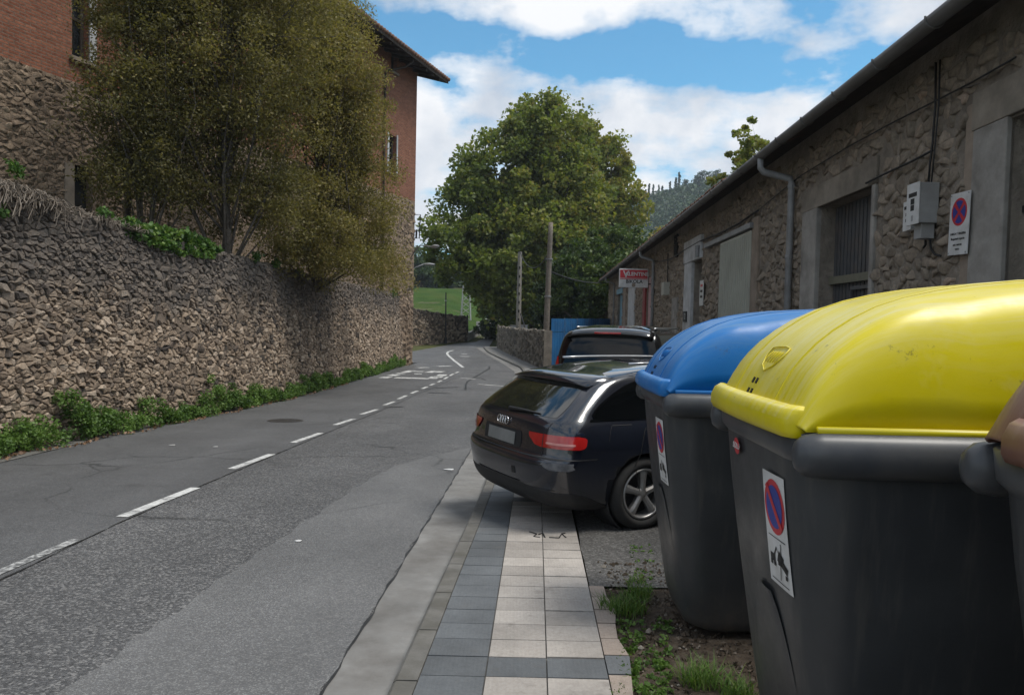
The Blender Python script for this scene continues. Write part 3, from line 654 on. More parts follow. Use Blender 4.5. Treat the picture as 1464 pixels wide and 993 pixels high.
# ------------------------------------------------------------------ fronts with openings
def front(o, dr, s0, s1, z0, z1, holes, reveal, uvs=1.0):
    """faces of a wall front in plane (o, dr) with rectangular holes; returns MB + uv list. outward normal = (dr.y, -dr.x)"""
    ss = sorted({s0, s1} | {min(max(h[k], s0), s1) for h in holes for k in (0, 1)}); zs = sorted({z0, z1} | {min(max(h[k], z0), z1) for h in holes for k in (2, 3)})
    m = MB(); uv = []
    def P(s, z, d=0.0): return (o[0] + dr[0] * s - dr[1] * d, o[1] + dr[1] * s + dr[0] * d, z)
    def quad(ps, uvq): m.add(ps, [(0, 1, 2, 3)]); uv.extend(uvq)
    for a, b in zip(ss[:-1], ss[1:]):
        n = max(1, int((b - a) / 4))
        for c, d in zip(zs[:-1], zs[1:]):
            if any(h[0] - 1e-6 <= a and b <= h[1] + 1e-6 and h[2] - 1e-6 <= c and d <= h[3] + 1e-6 for h in holes): continue
            quad([P(a, c), P(b, c), P(b, d), P(a, d)], [(a, c), (b, c), (b, d), (a, d)])
    for (a, b, c, d) in [h[:4] for h in holes]:
        a, b = max(a, s0), min(b, s1); c, d = max(c, z0), min(d, z1)
        if a >= b or c >= d: continue
        r = reveal
        for (p, q) in (((a, c), (a, d)), ((b, d), (b, c)), ((a, d), (b, d)), ((b, c), (a, c))):
            quad([P(*p), P(*q), P(*q, r), P(*p, r)], [p, q, (q[0] + r, q[1]), (p[0] + r, p[1])])
    return m, uv, P
def with_uv(o, uv):
    l = o.data.uv_layers.new(name='UVMap')
    for i, lp in enumerate(o.data.loops): l.data[i].uv = uv[lp.vertex_index]
    return o

# ------------------------------------------------------------------ brick building on the left
BO, BD = GA, GD                               # corner, direction back towards the camera
_bd = (-BD[0], -BD[1])
BLEN = 34.0; ORG = (BO[0] + BD[0] * BLEN, BO[1] + BD[1] * BLEN)   # s runs away from the camera so the outward side faces the road
def bfac(px, py): return on_plane(px, py, ORG, _bd)
ZB = bfac(300, 182)[1]; ZB = 7.75
ZE = bfac(590, 104)[1]
bb = empty('brick_building', (BO[0], BO[1], 0)); tag(bb, 'tall old brick building with rubble stone base and deep dark eaves behind the garden wall', 'building')
def hole(x0, y0, x1, y1):
    a = bfac(x0, y1); b = bfac(x1, y1); c = bfac((x0 + x1) / 2, y0); d = bfac((x0 + x1) / 2, y1); return (a[0], b[0], d[1], c[1])
wins = [hole(103, -22, 127, 85), hole(555, 193, 566, 247), hole(559, 77, 567, 103), hole(350, 100, 365, 166), hole(505, 175, 512, 222), hole(242, 92, 256, 132)]
door_h = hole(105, 238, 132, 300); door_h = (door_h[0], door_h[1], 2.2, door_h[3])
zlow = -1.4
m, uv, P = front(ORG, _bd, 0, BLEN, zlow, ZB, [door_h] + [w for w in wins], .3); o = with_uv(m.build('stone_base', M_BASEST, bb, fix=False), uv)
m, uv, P = front(ORG, _bd, 0, BLEN, ZB, ZE + .3, wins, .3); o = with_uv(m.build('brick_wall', M_BRICK, bb, fix=False), uv)
# end wall and back
nB = (-_bd[1], _bd[0]); DEP = 13.0
endo = (ORG[0] + _bd[0] * BLEN, ORG[1] + _bd[1] * BLEN)
for nm, z0, z1, mt in (('end_wall_base', zlow, ZB, M_BASEST), ('end_wall', ZB, ZE + .3, M_BRICK)):
    m, uv, P2 = front(endo, nB, 0, DEP, z0, z1, [], .3); with_uv(m.build(nm, mt, bb, fix=False), uv)
    m, uv, P2 = front((ORG[0] + nB[0] * DEP, ORG[1] + nB[1] * DEP), (-nB[0], -nB[1]), 0, DEP, z0, z1, [], .3); with_uv(m.build(nm, mt, bb, fix=False), uv)
def BP(s, z, out=0.0): return Vector((ORG[0] + _bd[0] * s + _bd[1] * out, ORG[1] + _bd[1] * s - _bd[0] * out, z))
for w in wins:
    a, b, c, d = w; fr = MB()
    root = MB().obox(BP((a + b) / 2, (c + d) / 2, -.27), BP(b, 0) / 2 - BP(a, 0) / 2, (0, 0, (d - c) / 2), Vector((_bd[1], -_bd[0], 0)) * .015).build('window', M_GLASS_D, bb)
    dx = Vector((_bd[0], _bd[1], 0)); nn = Vector((_bd[1], -_bd[0], 0))
    for s_ in (a + .05, b - .05): fr.obox(BP(s_, (c + d) / 2, -.22), dx * .05, nn * .03, Vector((0, 0, (d - c) / 2)))
    for z_ in (c + .05, d - .05, c + (d - c) * .55): fr.obox(BP((a + b) / 2, z_, -.225), dx * ((b - a) / 2 - .1), nn * .025, Vector((0, 0, .04)))
    fr.build('window_frame', M_DKWOOD, root)
    if w is not wins[2]:
        tr = MB(); t_ = .10 if w is wins[1] else .22
        tr.obox(BP(b + t_ / 2, (c + d) / 2, .012), dx * (t_ / 2), nn * .03, Vector((0, 0, (d - c) / 2 + .1)))
        if w is wins[1]: tr.obox(BP(a - .08, (c + d) / 2, .012), dx * .08, nn * .03, Vector((0, 0, (d - c) / 2 + .1)))
        tr.build('window_trim', M_WHITEW, root)
    MB().obox(BP((a + b) / 2, c - .05, .03), dx * ((b - a) / 2 + .1), nn * .08, Vector((0, 0, .05))).build('window_sill', M_TAN, root)
a, b, c, d = door_h
MB().obox(BP((a + b) / 2, (c + d) / 2, -.25), BP(b, 0) / 2 - BP(a, 0) / 2, (0, 0, (d - c) / 2), Vector((_bd[1], -_bd[0], 0)) * .02).build('door', M_DARK, bb)
MB().obox(BP(a - .14, (c + d) / 2, .01), Vector((_bd[0], _bd[1], 0)) * .14, Vector((_bd[1], -_bd[0], 0)) * .03, (0, 0, (d - c) / 2)).build('door_jamb', M_TAN, bb)
# rubble stones of the base where they can be told apart
def keep_b(x, z): return z < ZB - .02 and not any(h[0] - .3 < x < h[1] + .3 and h[2] - .1 < z < h[3] + .12 for h in wins + [door_h])
M_BSTONE = stone_mat('base_stone', [(0, (.16, .115, .08)), (.4, (.235, .172, .12)), (.8, (.29, .215, .152)), (1, (.37, .28, .20))], scale=12, bumpd=.03)
cs = cells(BLEN - 27, BLEN - 16.5, 2.0, ZB, .145, .092, 81, .42, keep_b) + cells(BLEN - 6, BLEN - .02, -.8, ZB, .22, .14, 82, .38, keep_b)
stones(bb, cs, lambda u, v, d: tuple(BP(u, v, d)), .012, .004, M_BSTONE, 83, 0, lambda c: c[0], 1.4, .8, lambda rr, x, y: min(1, max(0, rr.gauss(.5, .22))), True)
# roof with deep eaves
OV = 1.25; rise = .30
rf = MB(); s0, s1 = -.5, BLEN + 1.2
def RP(s, out, z): p = BP(s, z, out); return p
e0 = ZE - .15; th = .16
rows = []
for s_ in np.linspace(s0, s1, 20): rows.append([RP(s_, OV, e0), RP(s_, OV, e0 + th), RP(s_, -DEP / 2, e0 + th + (OV + DEP / 2) * rise), RP(s_, -DEP - OV, e0 + th), RP(s_, -DEP - OV, e0), RP(s_, -DEP / 2, e0 + (OV + DEP / 2) * rise)])
rf.grid(rows, wrap=True); rf.f += [tuple(range(6)), tuple(len(rows) * 6 - 6 + k for k in range(6))]
roof = rf.build('roof', M_DKWOOD, bb)
for s_ in np.arange(2, BLEN + 1, .75):
    MB().obox(RP(s_, OV / 2 - .05, e0 - .07 + OV / 2 * rise), Vector((_bd[0], _bd[1], 0)) * .05, (RP(0, OV * .93, 0) - RP(0, 0, OV * .93 * rise)) * .5, (0, 0, .065)).build('rafter', M_DKWOOD, roof)
tl_ = MB()
for s_ in np.arange(s0, s1, .26):
    a = RP(s_, OV + .1, e0 + th + .02); b = RP(s_, -DEP / 2, e0 + th + .03 + (OV + .1 + DEP / 2) * rise)
    tl_.tube([a, a + (b - a) * .5, b], .095, 7)
tag(tl_.build('roof_tiles', M_TILE, roof, True), kind='stuff')
# rain pipe and iron bracket
sp_ = bfac(547, 200)[0]; m = MB()
m.tube([BP(sp_ + .9, e0 - .05, OV * .9), BP(sp_ + .8, e0 - .35, OV * .6), BP(sp_, e0 - .75, .12), BP(sp_, e0 - 1.0, .1), BP(sp_, 4.5, .1), BP(sp_, .5, .1)], .06, 8); m.build('rain_pipe', M_DKWOOD, bb, True)
s2 = bfac(180, 200)[0]; MB().tube([BP(s2, ZE - .2, .1), BP(s2, 3, .1)], .07, 8).build('rain_pipe', M_DKWOOD, bb, True)
c0 = BP(BLEN, 0)
brk = MB(); za, zb = bfac(590, 306)[1], bfac(590, 340)[1]
bx = Vector((1, .0, 0))
brk.tube([c0 + Vector((-.15, -.05, za)), c0 + bx * .30 + Vector((0, -.05, za)), c0 + bx * .26 + Vector((0, -.05, zb)), c0 + Vector((-.15, -.05, zb))], .03, 6)
brk.tube([c0 + Vector((.10, -.05, zb)), c0 + Vector((.12, -.05, zb + .45))], .05, 6); brk.build('iron_bracket', M_BLACKI, bb)
zc_ = bfac(586, 412)[1]; MB().tube([BP(BLEN - .9, zc_ - .1, .05), BP(BLEN - .5, zc_, .06), BP(BLEN + .03, zc_ + .02, .06)], .02, 5).build('cable', M_BLACKI, bb)

# ------------------------------------------------------------------ street lamps
def lamp(name, p0, p1, head, label, pole=None):
    r = empty(name, p0 if pole is None else pole); tag(r, label, 'lamp', 'street lamps at the bend')
    p0 = Vector(p0); p1 = Vector(p1); mid = p0 + (p1 - p0) * .45 + Vector((0, 0, (p1 - p0).length * .13)); m = MB()
    if pole is not None: MB().tube([pole, p0], [.07, .045], 10).build('pole', M_PIPE, r, True)
    m.tube([p0, p0 + (mid - p0) * .5 + Vector((0, 0, .1)), mid, p1], .032, 8); m.build('arm', M_PIPE, r, True)
    d = (p1 - p0); d.z = 0; d.normalize(); s = Vector((d.y, -d.x, 0)); q = MB(); Ls = head
    rows = [[p1 + d * (Ls * t) + s * (w * math.cos(a)) + Vector((0, 0, h * math.sin(a))) for a in np.linspace(0, 2 * math.pi, 10, endpoint=False)] for t, w, h in ((-.05, .03, .03), (.15, .12, .06), (.5, .16, .09), (.85, .13, .06), (1.0, .03, .02))]
    q.grid(rows, wrap=True); q.build('lamp_head', M_GREYBOX, r, True)
pA = BP(BLEN - .35, bfac(584, 366)[1], .03)
lamp('street_lamp', pA, at(618, 353, 36.5), .7, 'curved lamp arm bolted to the corner of the brick building')
pB = at(585, 392, 47); lamp('street_lamp', pB, at(606, 377.5, 47), .7, 'lamp on a grey pole standing just past the brick building', Vector((pB.x, 47, prof_s(47))))

# ------------------------------------------------------------------ foliage
def leaves(cent, rad, n, size, rng, flat=.0, tone0=None, asp=1.7, up=.25, droop=0.0):
    """n leaves spread over clumps (cent: k x 3, rad: k x 3) -> verts, quads, tone"""
    k = len(cent); ids = rng.integers(0, k, n); g = rng.normal(size=(n, 3)); g /= np.maximum(1e-6, np.linalg.norm(g, axis=1, keepdims=True)); g *= rng.random((n, 1)) ** .45
    C = cent[ids] + g * rad[ids]
    d = rng.normal(size=(n, 3)); d[:, 2] -= droop; d /= np.linalg.norm(d, axis=1, keepdims=True)
    e = rng.normal(size=(n, 3)); e[:, 2] *= .5; e -= (e * d).sum(1, keepdims=True) * d; e /= np.linalg.norm(e, axis=1, keepdims=True)
    s = size * rng.uniform(.6, 1.35, (n, 1)); hl = d * s * .5 * asp ** .5; hw = e * s * .5 / asp ** .5
    nrm = np.cross(d, e) * s * .12
    V = np.stack([C - hl, C + hw * 1.0 + nrm, C + hl, C - hw + nrm], 1).reshape(-1, 3)
    Q = np.arange(4 * n).reshape(n, 4)
    ct = rng.normal(.45, .17, k) if tone0 is None else tone0
    t = np.clip(ct[ids] + rng.normal(0, .13, n) + (rng.random(n) < .04) * .35, 0, 1)
    return V, Q, np.repeat(t, 4)
def limb_tubes(m, base, top_pts, r0, rng, trunk_pts, n=7):
    m.tube(trunk_pts, [r0 * (1 - .6 * i / (len(trunk_pts) - 1)) for i in range(len(trunk_pts))], n)
    T = [Vector(p) for p in trunk_pts]
    for q in top_pts:
        q = Vector(q); cand = [p for p in T if p.z < q.z - .3] or T[:2]
        a = cand[int(rng.integers(max(0, len(cand) - 4), len(cand)))]
        mid = a.lerp(q, .5) + Vector(rng.normal(0, .06, 3)) * (q - a).length + Vector((0, 0, (q - a).length * .08))
        ra = r0 * rng.uniform(.22, .42); m.tube([a, a.lerp(mid, .5), mid, mid.lerp(q, .6), q], [ra, ra * .8, ra * .6, ra * .38, ra * .12], 5)
def crown_pts(ells, k, rng, shell=.55):
    out = []; vol = np.array([e[3] * e[4] * e[5] for e in ells]); vol = vol / vol.sum()
    for i in rng.choice(len(ells), k, p=vol):
        e = ells[i]; g = rng.normal(size=3); g /= np.linalg.norm(g); r = shell + (1 - shell) * rng.random() ** .6 if rng.random() < .8 else rng.random() * shell
        out.append((e[0] + g[0] * e[3] * r, e[1] + g[1] * e[4] * r, e[2] + g[2] * e[5] * r))
    return np.array(out)
def tree(name, base, trunk, ells, nclump, crad, nleaf, lsize, lmat, label, cat='tree', group=None, seed=1, r0=.2, nlimb=24, asp=1.5, droop=0.0, shell=.55, tone=None):
    rng = np.random.default_rng(seed); r = empty(name, base); tag(r, label, cat, group)
    C = crown_pts(ells, nclump, rng, shell); rad = np.abs(rng.normal(1, .25, (nclump, 1))) * np.array([[1, 1, .75]]) * crad
    m = MB(); sel = C[rng.choice(nclump, min(nlimb, nclump), replace=False)]
    limb_tubes(m, base, sel, r0, rng, trunk); m.build('trunk', M_BARK, r, True)
    tc_ = None
    if tone is not None: tc_ = np.array([tone(c) for c in C]) + rng.normal(0, .12, nclump)
    V, Q, T = leaves(C, rad, nleaf, lsize, rng, tone0=tc_, asp=asp, droop=droop)
    V = V - np.array(base); me = np_mesh('crown', V, Q, lmat, T); o = bpy.data.objects.new('crown', me); COL.objects.link(o); o.parent = r; return r
# the bushy grey-green trees between garden wall and brick building
def T_at(px, py, Y): p = at(px, py, Y); return (p.x, p.y, p.z)
b1 = at(322, 352, 18.5); b1.z = wall_top(13) - .3
tr_ = [b1 + Vector((0, 0, -.3)), b1 + Vector((.05, 0, .8)), b1 + Vector((-.05, .1, 1.9)), b1 + Vector((.1, .1, 3.2)), b1 + Vector((-.1, .1, 5.0)), b1 + Vector((.1, 0, 7.0)), b1 + Vector((0, 0, 9.0))]
def E(px, py, Y, rx, ry, rz): p = at(px, py, Y); return (p.x, p.y, p.z, rx, ry, rz)
tone_w = lambda c: .42 + .045 * (c[0] + 5) + .012 * (c[2] - 6)  # leaves paler to the right and higher up: sunny side put into colour
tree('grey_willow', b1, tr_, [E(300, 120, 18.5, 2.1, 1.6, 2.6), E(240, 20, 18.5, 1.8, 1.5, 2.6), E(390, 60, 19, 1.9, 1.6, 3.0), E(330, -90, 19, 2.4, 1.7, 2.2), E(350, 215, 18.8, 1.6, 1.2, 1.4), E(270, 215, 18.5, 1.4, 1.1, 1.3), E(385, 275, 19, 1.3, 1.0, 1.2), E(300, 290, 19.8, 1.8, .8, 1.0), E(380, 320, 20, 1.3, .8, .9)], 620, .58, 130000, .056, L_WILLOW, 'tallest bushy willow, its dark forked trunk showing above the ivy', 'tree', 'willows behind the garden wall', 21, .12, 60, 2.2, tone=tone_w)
b2 = at(452, 392, 23.0); b2.z = wall_top(18) - .3
tree('grey_willow', b2, [b2 + Vector((0, 0, -.3)), b2 + Vector((.1, 0, 1.5)), b2 + Vector((0, .1, 3.5)), b2 + Vector((.2, .1, 6)), b2 + Vector((.1, .2, 8.5))],
     [E(480, 90, 23, 1.2, 1.1, 2.6), E(460, 190, 23, 1.8, 1.6, 2.2), E(505, 280, 24, 1.5, 1.3, 2.0), E(440, 310, 22, 1.6, 1.2, 1.5), E(525, 360, 25, 1.25, 1.0, 1.1), E(545, 385, 27, .9, .9, .8), E(420, 40, 23, 1.5, 1.3, 2.6), E(470, 370, 22.5, 1.4, .9, .8), E(500, 200, 23.5, 1.1, 1.0, 1.6), E(520, 150, 24, .8, .8, 1.4), E(555, 402, 28, .9, .7, .6), E(410, 350, 21.5, 1.0, .8, .8)], 640, .54, 145000, .058, L_WILLOW, 'dense willow bush spilling over the wall end towards the brick corner', 'tree', 'willows behind the garden wall', 22, .12, 44, 2.2, tone=lambda c: tone_w(c) + .10)
b3 = at(205, 318, 17.5); b3.z = wall_top(11) - .3
tree('grey_willow', b3, [b3 + Vector((0, 0, -.3)), b3 + Vector((-.1, 0, 1.6)), b3 + Vector((.1, .1, 3.5)), b3 + Vector((-.1, .1, 6)), b3 + Vector((0, .1, 8))],
     [E(205, 90, 17.5, 1.15, 1.1, 2.5), E(180, 180, 17, 1.15, 1.0, 1.5), E(215, 0, 17.5, .9, 1.0, 1.8), E(235, 215, 17.8, 1.2, 1.0, 1.3), E(205, 270, 17.8, 1.3, .8, 1.0)], 260, .52, 42000, .055, L_WILLOW, 'thin sparse willow beside the dark doorway of the brick building', 'tree', 'willows behind the garden wall', 23, .08, 46, 2.2, tone=lambda c: tone_w(c) - .10)
# big plane trees at the bend
bP = at(752, 470, 66); bP.z = prof_s(66)
trP = [bP + Vector((0, 0, -.4)), bP + Vector((.1, 0, 3)), bP + Vector((-.2, 0, 6.5)), bP + Vector((.2, 0, 10)), bP + Vector((0, .2, 14)), bP + Vector((.3, 0, 18)), bP + Vector((.1, 0, 21))]
ton_p = lambda c: .48 + .016 * (c[0] - 1.0) + .006 * (c[2] - 10)  # sun-facing right and upper crown lightened in the leaf tone
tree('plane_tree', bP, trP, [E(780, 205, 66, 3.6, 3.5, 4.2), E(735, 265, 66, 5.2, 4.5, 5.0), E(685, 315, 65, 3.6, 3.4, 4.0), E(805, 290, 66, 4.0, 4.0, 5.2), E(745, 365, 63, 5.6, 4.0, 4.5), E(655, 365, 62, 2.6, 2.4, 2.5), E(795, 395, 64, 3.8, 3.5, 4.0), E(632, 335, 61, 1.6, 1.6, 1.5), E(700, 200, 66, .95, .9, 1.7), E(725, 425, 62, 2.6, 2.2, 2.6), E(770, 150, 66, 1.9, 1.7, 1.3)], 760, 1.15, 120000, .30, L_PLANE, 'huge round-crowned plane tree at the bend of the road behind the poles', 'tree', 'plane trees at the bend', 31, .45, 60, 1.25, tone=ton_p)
bP2 = at(860, 455, 78); bP2.z = prof_s(78)
tree('plane_tree', bP2, [bP2, bP2 + Vector((0, 0, 5)), bP2 + Vector((.3, 0, 10)), bP2 + Vector((0, 0, 16)), bP2 + Vector((0, 0, 19))],
     [E(855, 240, 78, 3.2, 3, 4.5), E(880, 290, 78, 3.3, 3, 4.0), E(850, 330, 78, 4.2, 3.5, 4.5), E(835, 200, 78, 1.9, 2, 2.6)], 260, .95, 30000, .32, L_PLANE, 'yellower plane tree showing past the right flank of the huge one', 'tree', 'plane trees at the bend', 32, .35, 40, 1.25, tone=lambda c: .72)
# dark shrubs behind the blue fence
for i_, (px, py, Y, rx, rz, sd_, tn, lb) in enumerate([(845, 390, 52, 3.0, 2.6, 41, .50, 'broad shrub right behind the blue sheet fence'), (815, 425, 54, 2.4, 2.2, 42, .18, 'dark shrub behind the leaning pole'), (880, 372, 58, 3.0, 3.0, 43, .62, 'light green shrub beside the far end of the warehouse'), (922, 385, 60, 2.6, 2.0, 44, .8, 'yellow-green tree showing over the far eave of the warehouse'), (735, 440, 70, 3.0, 2.4, 45, .05, 'very dark undergrowth shrub below the plane tree trunk'), (978, 348, 60, 2.4, 1.6, 46, .85, 'yellow-green tree top above the middle of the warehouse roof')]):
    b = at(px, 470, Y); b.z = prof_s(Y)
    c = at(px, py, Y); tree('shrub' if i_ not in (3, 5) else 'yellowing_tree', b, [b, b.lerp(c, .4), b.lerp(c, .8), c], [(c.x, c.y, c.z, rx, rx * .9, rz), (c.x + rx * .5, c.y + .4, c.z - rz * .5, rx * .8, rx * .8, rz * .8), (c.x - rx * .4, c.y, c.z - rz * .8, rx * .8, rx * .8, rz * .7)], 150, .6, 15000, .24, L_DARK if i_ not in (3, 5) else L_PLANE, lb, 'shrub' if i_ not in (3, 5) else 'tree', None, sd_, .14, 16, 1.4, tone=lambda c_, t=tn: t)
# tree top above the warehouse roof
c = at(1078, 208, 42); b = Vector((c.x, c.y, prof_s(42)))
tree('yellowing_tree', b, [b, b + Vector((0, 0, 4)), b + Vector((.2, 0, 8)), c], [(c.x, c.y, c.z, 1.3, 1.2, 1.4), (c.x - .5, c.y, c.z - 1.2, 1.2, 1.0, 1.1), (c.x - 1.9, c.y, c.z - 2.5, .6, .6, .8), (c.x - .2, c.y, c.z - 2.6, 1.2, 1, 1.2)], 70, .36, 4600, .20, L_PLANE, 'lone leafy tree top standing up behind the warehouse roof', 'tree', None, 47, .12, 14, 1.3, tone=lambda c_: .66)
# trees at the head of the meadow
for i_, (px, py, Y, rx, rz, lb) in enumerate([(602, 395, 150, 4.5, 4.0, 'dark round tree at the head of the meadow beside the brick corner'), (625, 402, 155, 4.0, 3.0, 'low dark tree at the head of the meadow under the plane branches'), (612, 372, 185, 6, 4, 'paler tree on the slope above the meadow trees'), (640, 396, 165, 5, 4.5, 'rounded tree at the head of the meadow behind the plane branches'), (668, 405, 160, 5, 3.5, 'wide low tree at the right end of the meadow')]):
    c = at(px, py, Y); b = Vector((c.x, Y, field_h(c.x, Y))); tree('meadow_tree', b, [b, b.lerp(c, .5), c], [(c.x, c.y, c.z, rx, rx, rz)], 50, 1.1, 3200, .7, L_DARK, lb, 'tree', None, 60 + i_, .2, 6, 1.3, tone=lambda c_, t=(.3, .25, .7, .4, .3)[i_]: t)

# ------------------------------------------------------------------ warehouse on the right
WYAW = R(2.37); WT = 47.0; WD = (-math.sin(WYAW), -math.cos(WYAW)); WFO = (4.1 + math.sin(WYAW) * WT, math.cos(WYAW) * WT)   # s runs from the far end towards the camera
def wf(px, py): return on_plane(px, py, WFO, WD)
def WP(s, z, out=0.0): return Vector((WFO[0] + WD[0] * s + WD[1] * out, WFO[1] + WD[1] * s - WD[0] * out, z))
wS = Vector((WD[0], WD[1], 0)); wN = Vector((WD[1], -WD[0], 0))          # along, outwards
WS1 = WT + 4.0
def zg(s): return 4.5 - .0066 * (WT - s)
wh_ = empty('warehouse', (WFO[0], WFO[1], 0)); tag(wh_, 'long low rubble stone warehouse with roof gutter running beside the parked cars', 'building')
def whole(x0, x1, ytop, zb=-1.4, yref=None):
    a = wf(x0, 400)[0]; b = wf(x1, 400)[0]; z = wf(yref if yref else (x0 + x1) / 2, ytop)[1]; return (a, b, zb, z)
H_near = (wf(1441, 300)[0], WS1 - 1.0, -1.4, wf(1441, 172)[1])
H_gar = whole(1168, 1245, 283, yref=1205)
H_crm = whole(1033, 1076, 343, yref=1050)
H_brn = whole(991, 1003, 372, yref=997)
H_blu = whole(884, 891, 420, yref=887)
H_pnk = whole(925.5, 932.5, 395, yref=929)
holes = [H_near, H_gar, H_crm, H_brn, H_blu, H_pnk]
zt_ = 4.75
m, uv, P = front(WFO, WD, 0, WS1, -1.5, zt_, holes, .34); m.build('wall', M_MORTAR, wh_, fix=False)
nW = (-WD[1], WD[0]); WDEP = 11.0
m, uv, P = front((WFO[0] + nW[0] * WDEP, WFO[1] + nW[1] * WDEP), (-nW[0], -nW[1]), 0, WDEP, -1.5, zt_, [], .3); m.build('far_end_wall', M_MORTAR, wh_, fix=False)
m, uv, P = front((WP(WS1, 0).x, WP(WS1, 0).y), nW, 0, WDEP, -1.5, zt_, [], .3); m.build('near_end_wall', M_MORTAR, wh_, fix=False)
# plaster bands and trims keep the stones away
bands = []                                     # (s0, s1, z0, z1)
def band_(name, s0, s1, z0, z1, mat, th=.035, bev=.012):
    bands.append((s0 - .04, s1 + .04, z0 - .04, z1 + .04))
    o = MB().obox(WP((s0 + s1) / 2, (z0 + z1) / 2, th / 2 - .02), wS * ((s1 - s0) / 2), wN * (th / 2 + .02), (0, 0, (z1 - z0) / 2)).build(name, mat, wh_); bevel(o, bev, 2); return o
a, b, c, d = H_gar
band_('lintel', a - .70, b + .12, d, d + .34, M_PLAST, .04); band_('jamb', a - .62, a, -1.3, d, M_CONC, .045); band_('jamb', b, b + .1, -1.3, d, M_CONC, .04)
a, b, c, d = H_near
band_('jamb', a - .52, a, -1.3, d + .02, M_CONC, .045); band_('lintel', a - .55, WS1, d + .02, d + .38, M_PLAST, .05); band_('jamb_edge', a - .68, a - .53, -1.3, d + .3, M_TAN, .03)
a, b, c, d = H_crm
band_('jamb', b, b + .42, -1.3, d + .25, M_TAN, .05); band_('rail_track', a - 1.6, b + .1, d + .06, d + .17, M_PIPE, .12)
a, b, c, d = H_brn
band_('jamb', a - 1.05, a, -1.3, d, M_WHITEW, .06); band_('lintel', a - 1.1, b + .1, d + .005, d + .62, M_WHITEW, .08)
w0, w1 = wf(900.5, 400)[0], wf(909.5, 400)[0]; band_('pilaster', w0, w1, -1.3, wf(905, 408)[1], M_WHITEW, .06)
w0, w1 = wf(893, 400)[0], wf(896.5, 400)[0]; band_('tan_strip', w0, w1, -1.3, wf(895, 412)[1], M_TAN, .05)
w0, w1 = wf(922, 400)[0], wf(925.2, 400)[0]; band_('red_pillar', w0, w1, -1.3, wf(924, 411)[1], M_noise('red_paint', (.20, .02, .02), (.30, .035, .03), 4, .6, .1, 30), .07)
w0, w1 = wf(884, 400)[0], wf(891, 400)[0]; band_('blue_lintel', w0 - .3, w1 + .2, H_blu[3], H_blu[3] + .28, M_BLUE_D, .05)
def keep_f(x, z):
    if any(h[0] - .07 < x < h[1] + .07 and z < h[3] + .07 for h in holes): return False
    if any(q[0] - .03 < x < q[1] + .03 and q[2] - .02 < z < q[3] + .02 for q in bands): return False
    return z < zg(x) - .05
cs = cells(WT - 16, WS1, .9, 4.45, .165, .105, 13, .36, keep_f) + cells(0, WT - 16, .8, 4.3, .20, .13, 14, .34, keep_f)
stones(wh_, cs, lambda u, v, d: tuple(WP(u, v, d)), .018, .004, M_FSTONE, 15, 300, lambda c: abs(c[0] - 40.6), 1.2, .66, lambda rr, x, y: min(1, max(0, rr.gauss(.42, .15))), True)
# doors
def door(name, h, rec, mat, ribs=0, rw=.03):
    a, b, c, d = h; o = MB().obox(WP((a + b) / 2, (c + d) / 2, -rec), wS * ((b - a) / 2 + .02), wN * .02, (0, 0, (d - c) / 2 + .02)).build(name, mat, wh_)
    for k in range(ribs):
        s_ = a + (b - a) * (k + .5) / ribs; MB().obox(WP(s_, (c + d) / 2, -rec + .03), wS * rw, wN * .014, (0, 0, (d - c) / 2 - .03)).build('rib', mat, o)
    return o
g = door('garage_door', H_gar, .28, M_GATE, 15, .045)
a, b, c, d = H_gar; zr = wf(1205, 396)[1]
MB().obox(WP((a + b) / 2, zr, -.20), wS * ((b - a) / 2 - .01), wN * .03, (0, 0, .055)).build('cross_rail', M_noise('olive_rail', (.12, .12, .09), (.17, .165, .12), 5, .7, .2, 30), g)
sA, sB = wf(1196, 420)[0], wf(1224, 420)[0]; z1_, z0_ = wf(1210, 410)[1], wf(1210, 436)[1]
m = MB(); m.obox(WP((sA + sB) / 2, z1_, -.2), wS * ((sB - sA) / 2), wN * .02, (0, 0, .025)); m.build('wicket_frame', M_GATE, g)
for s_ in (sA, sB): MB().obox(WP(s_, (z0_ + z1_) / 2 - .3, -.2), wS * .025, wN * .02, (0, 0, (z1_ - z0_) / 2 + .27)).build('wicket_frame', M_GATE, g)
door('cream_sliding_door', H_crm, -.05, M_CREAM, 16, .012); door('brown_door', H_brn, .26, M_BROWN, 3, .10); door('blue_door', H_blu, .15, M_BLUE_D, 3, .08); door('pink_panel', H_pnk, .08, M_PINK)
nd = door('near_gate', H_near, .30, M_GATE, 14, .05)
a, b, c, d = H_near; MB().tube([WP(a + .03, -1.2, -.2), WP(a + .03, d, -.2)], .035, 8).build('gate_post', M_PIPE, nd, True)
MB().obox(WP(a + .04, wf(1445, 298)[1], -.15), wS * .12, wN * .03, (0, 0, .03)).build('hinge', M_BLACKI, nd)
# little stone niche beside the white frame and a dark vent
s_, z_ = wf(967, 437); MB().obox(WP(s_, z_ - .3, .02), wS * .45, wN * .05, (0, 0, .55)).build('niche_block', M_CONC, wh_)
s_, z_ = wf(968, 352); MB().obox(WP(s_, z_, .0), wS * .3, wN * .05, (0, 0, .35)).build('vent', M_DARK, wh_)
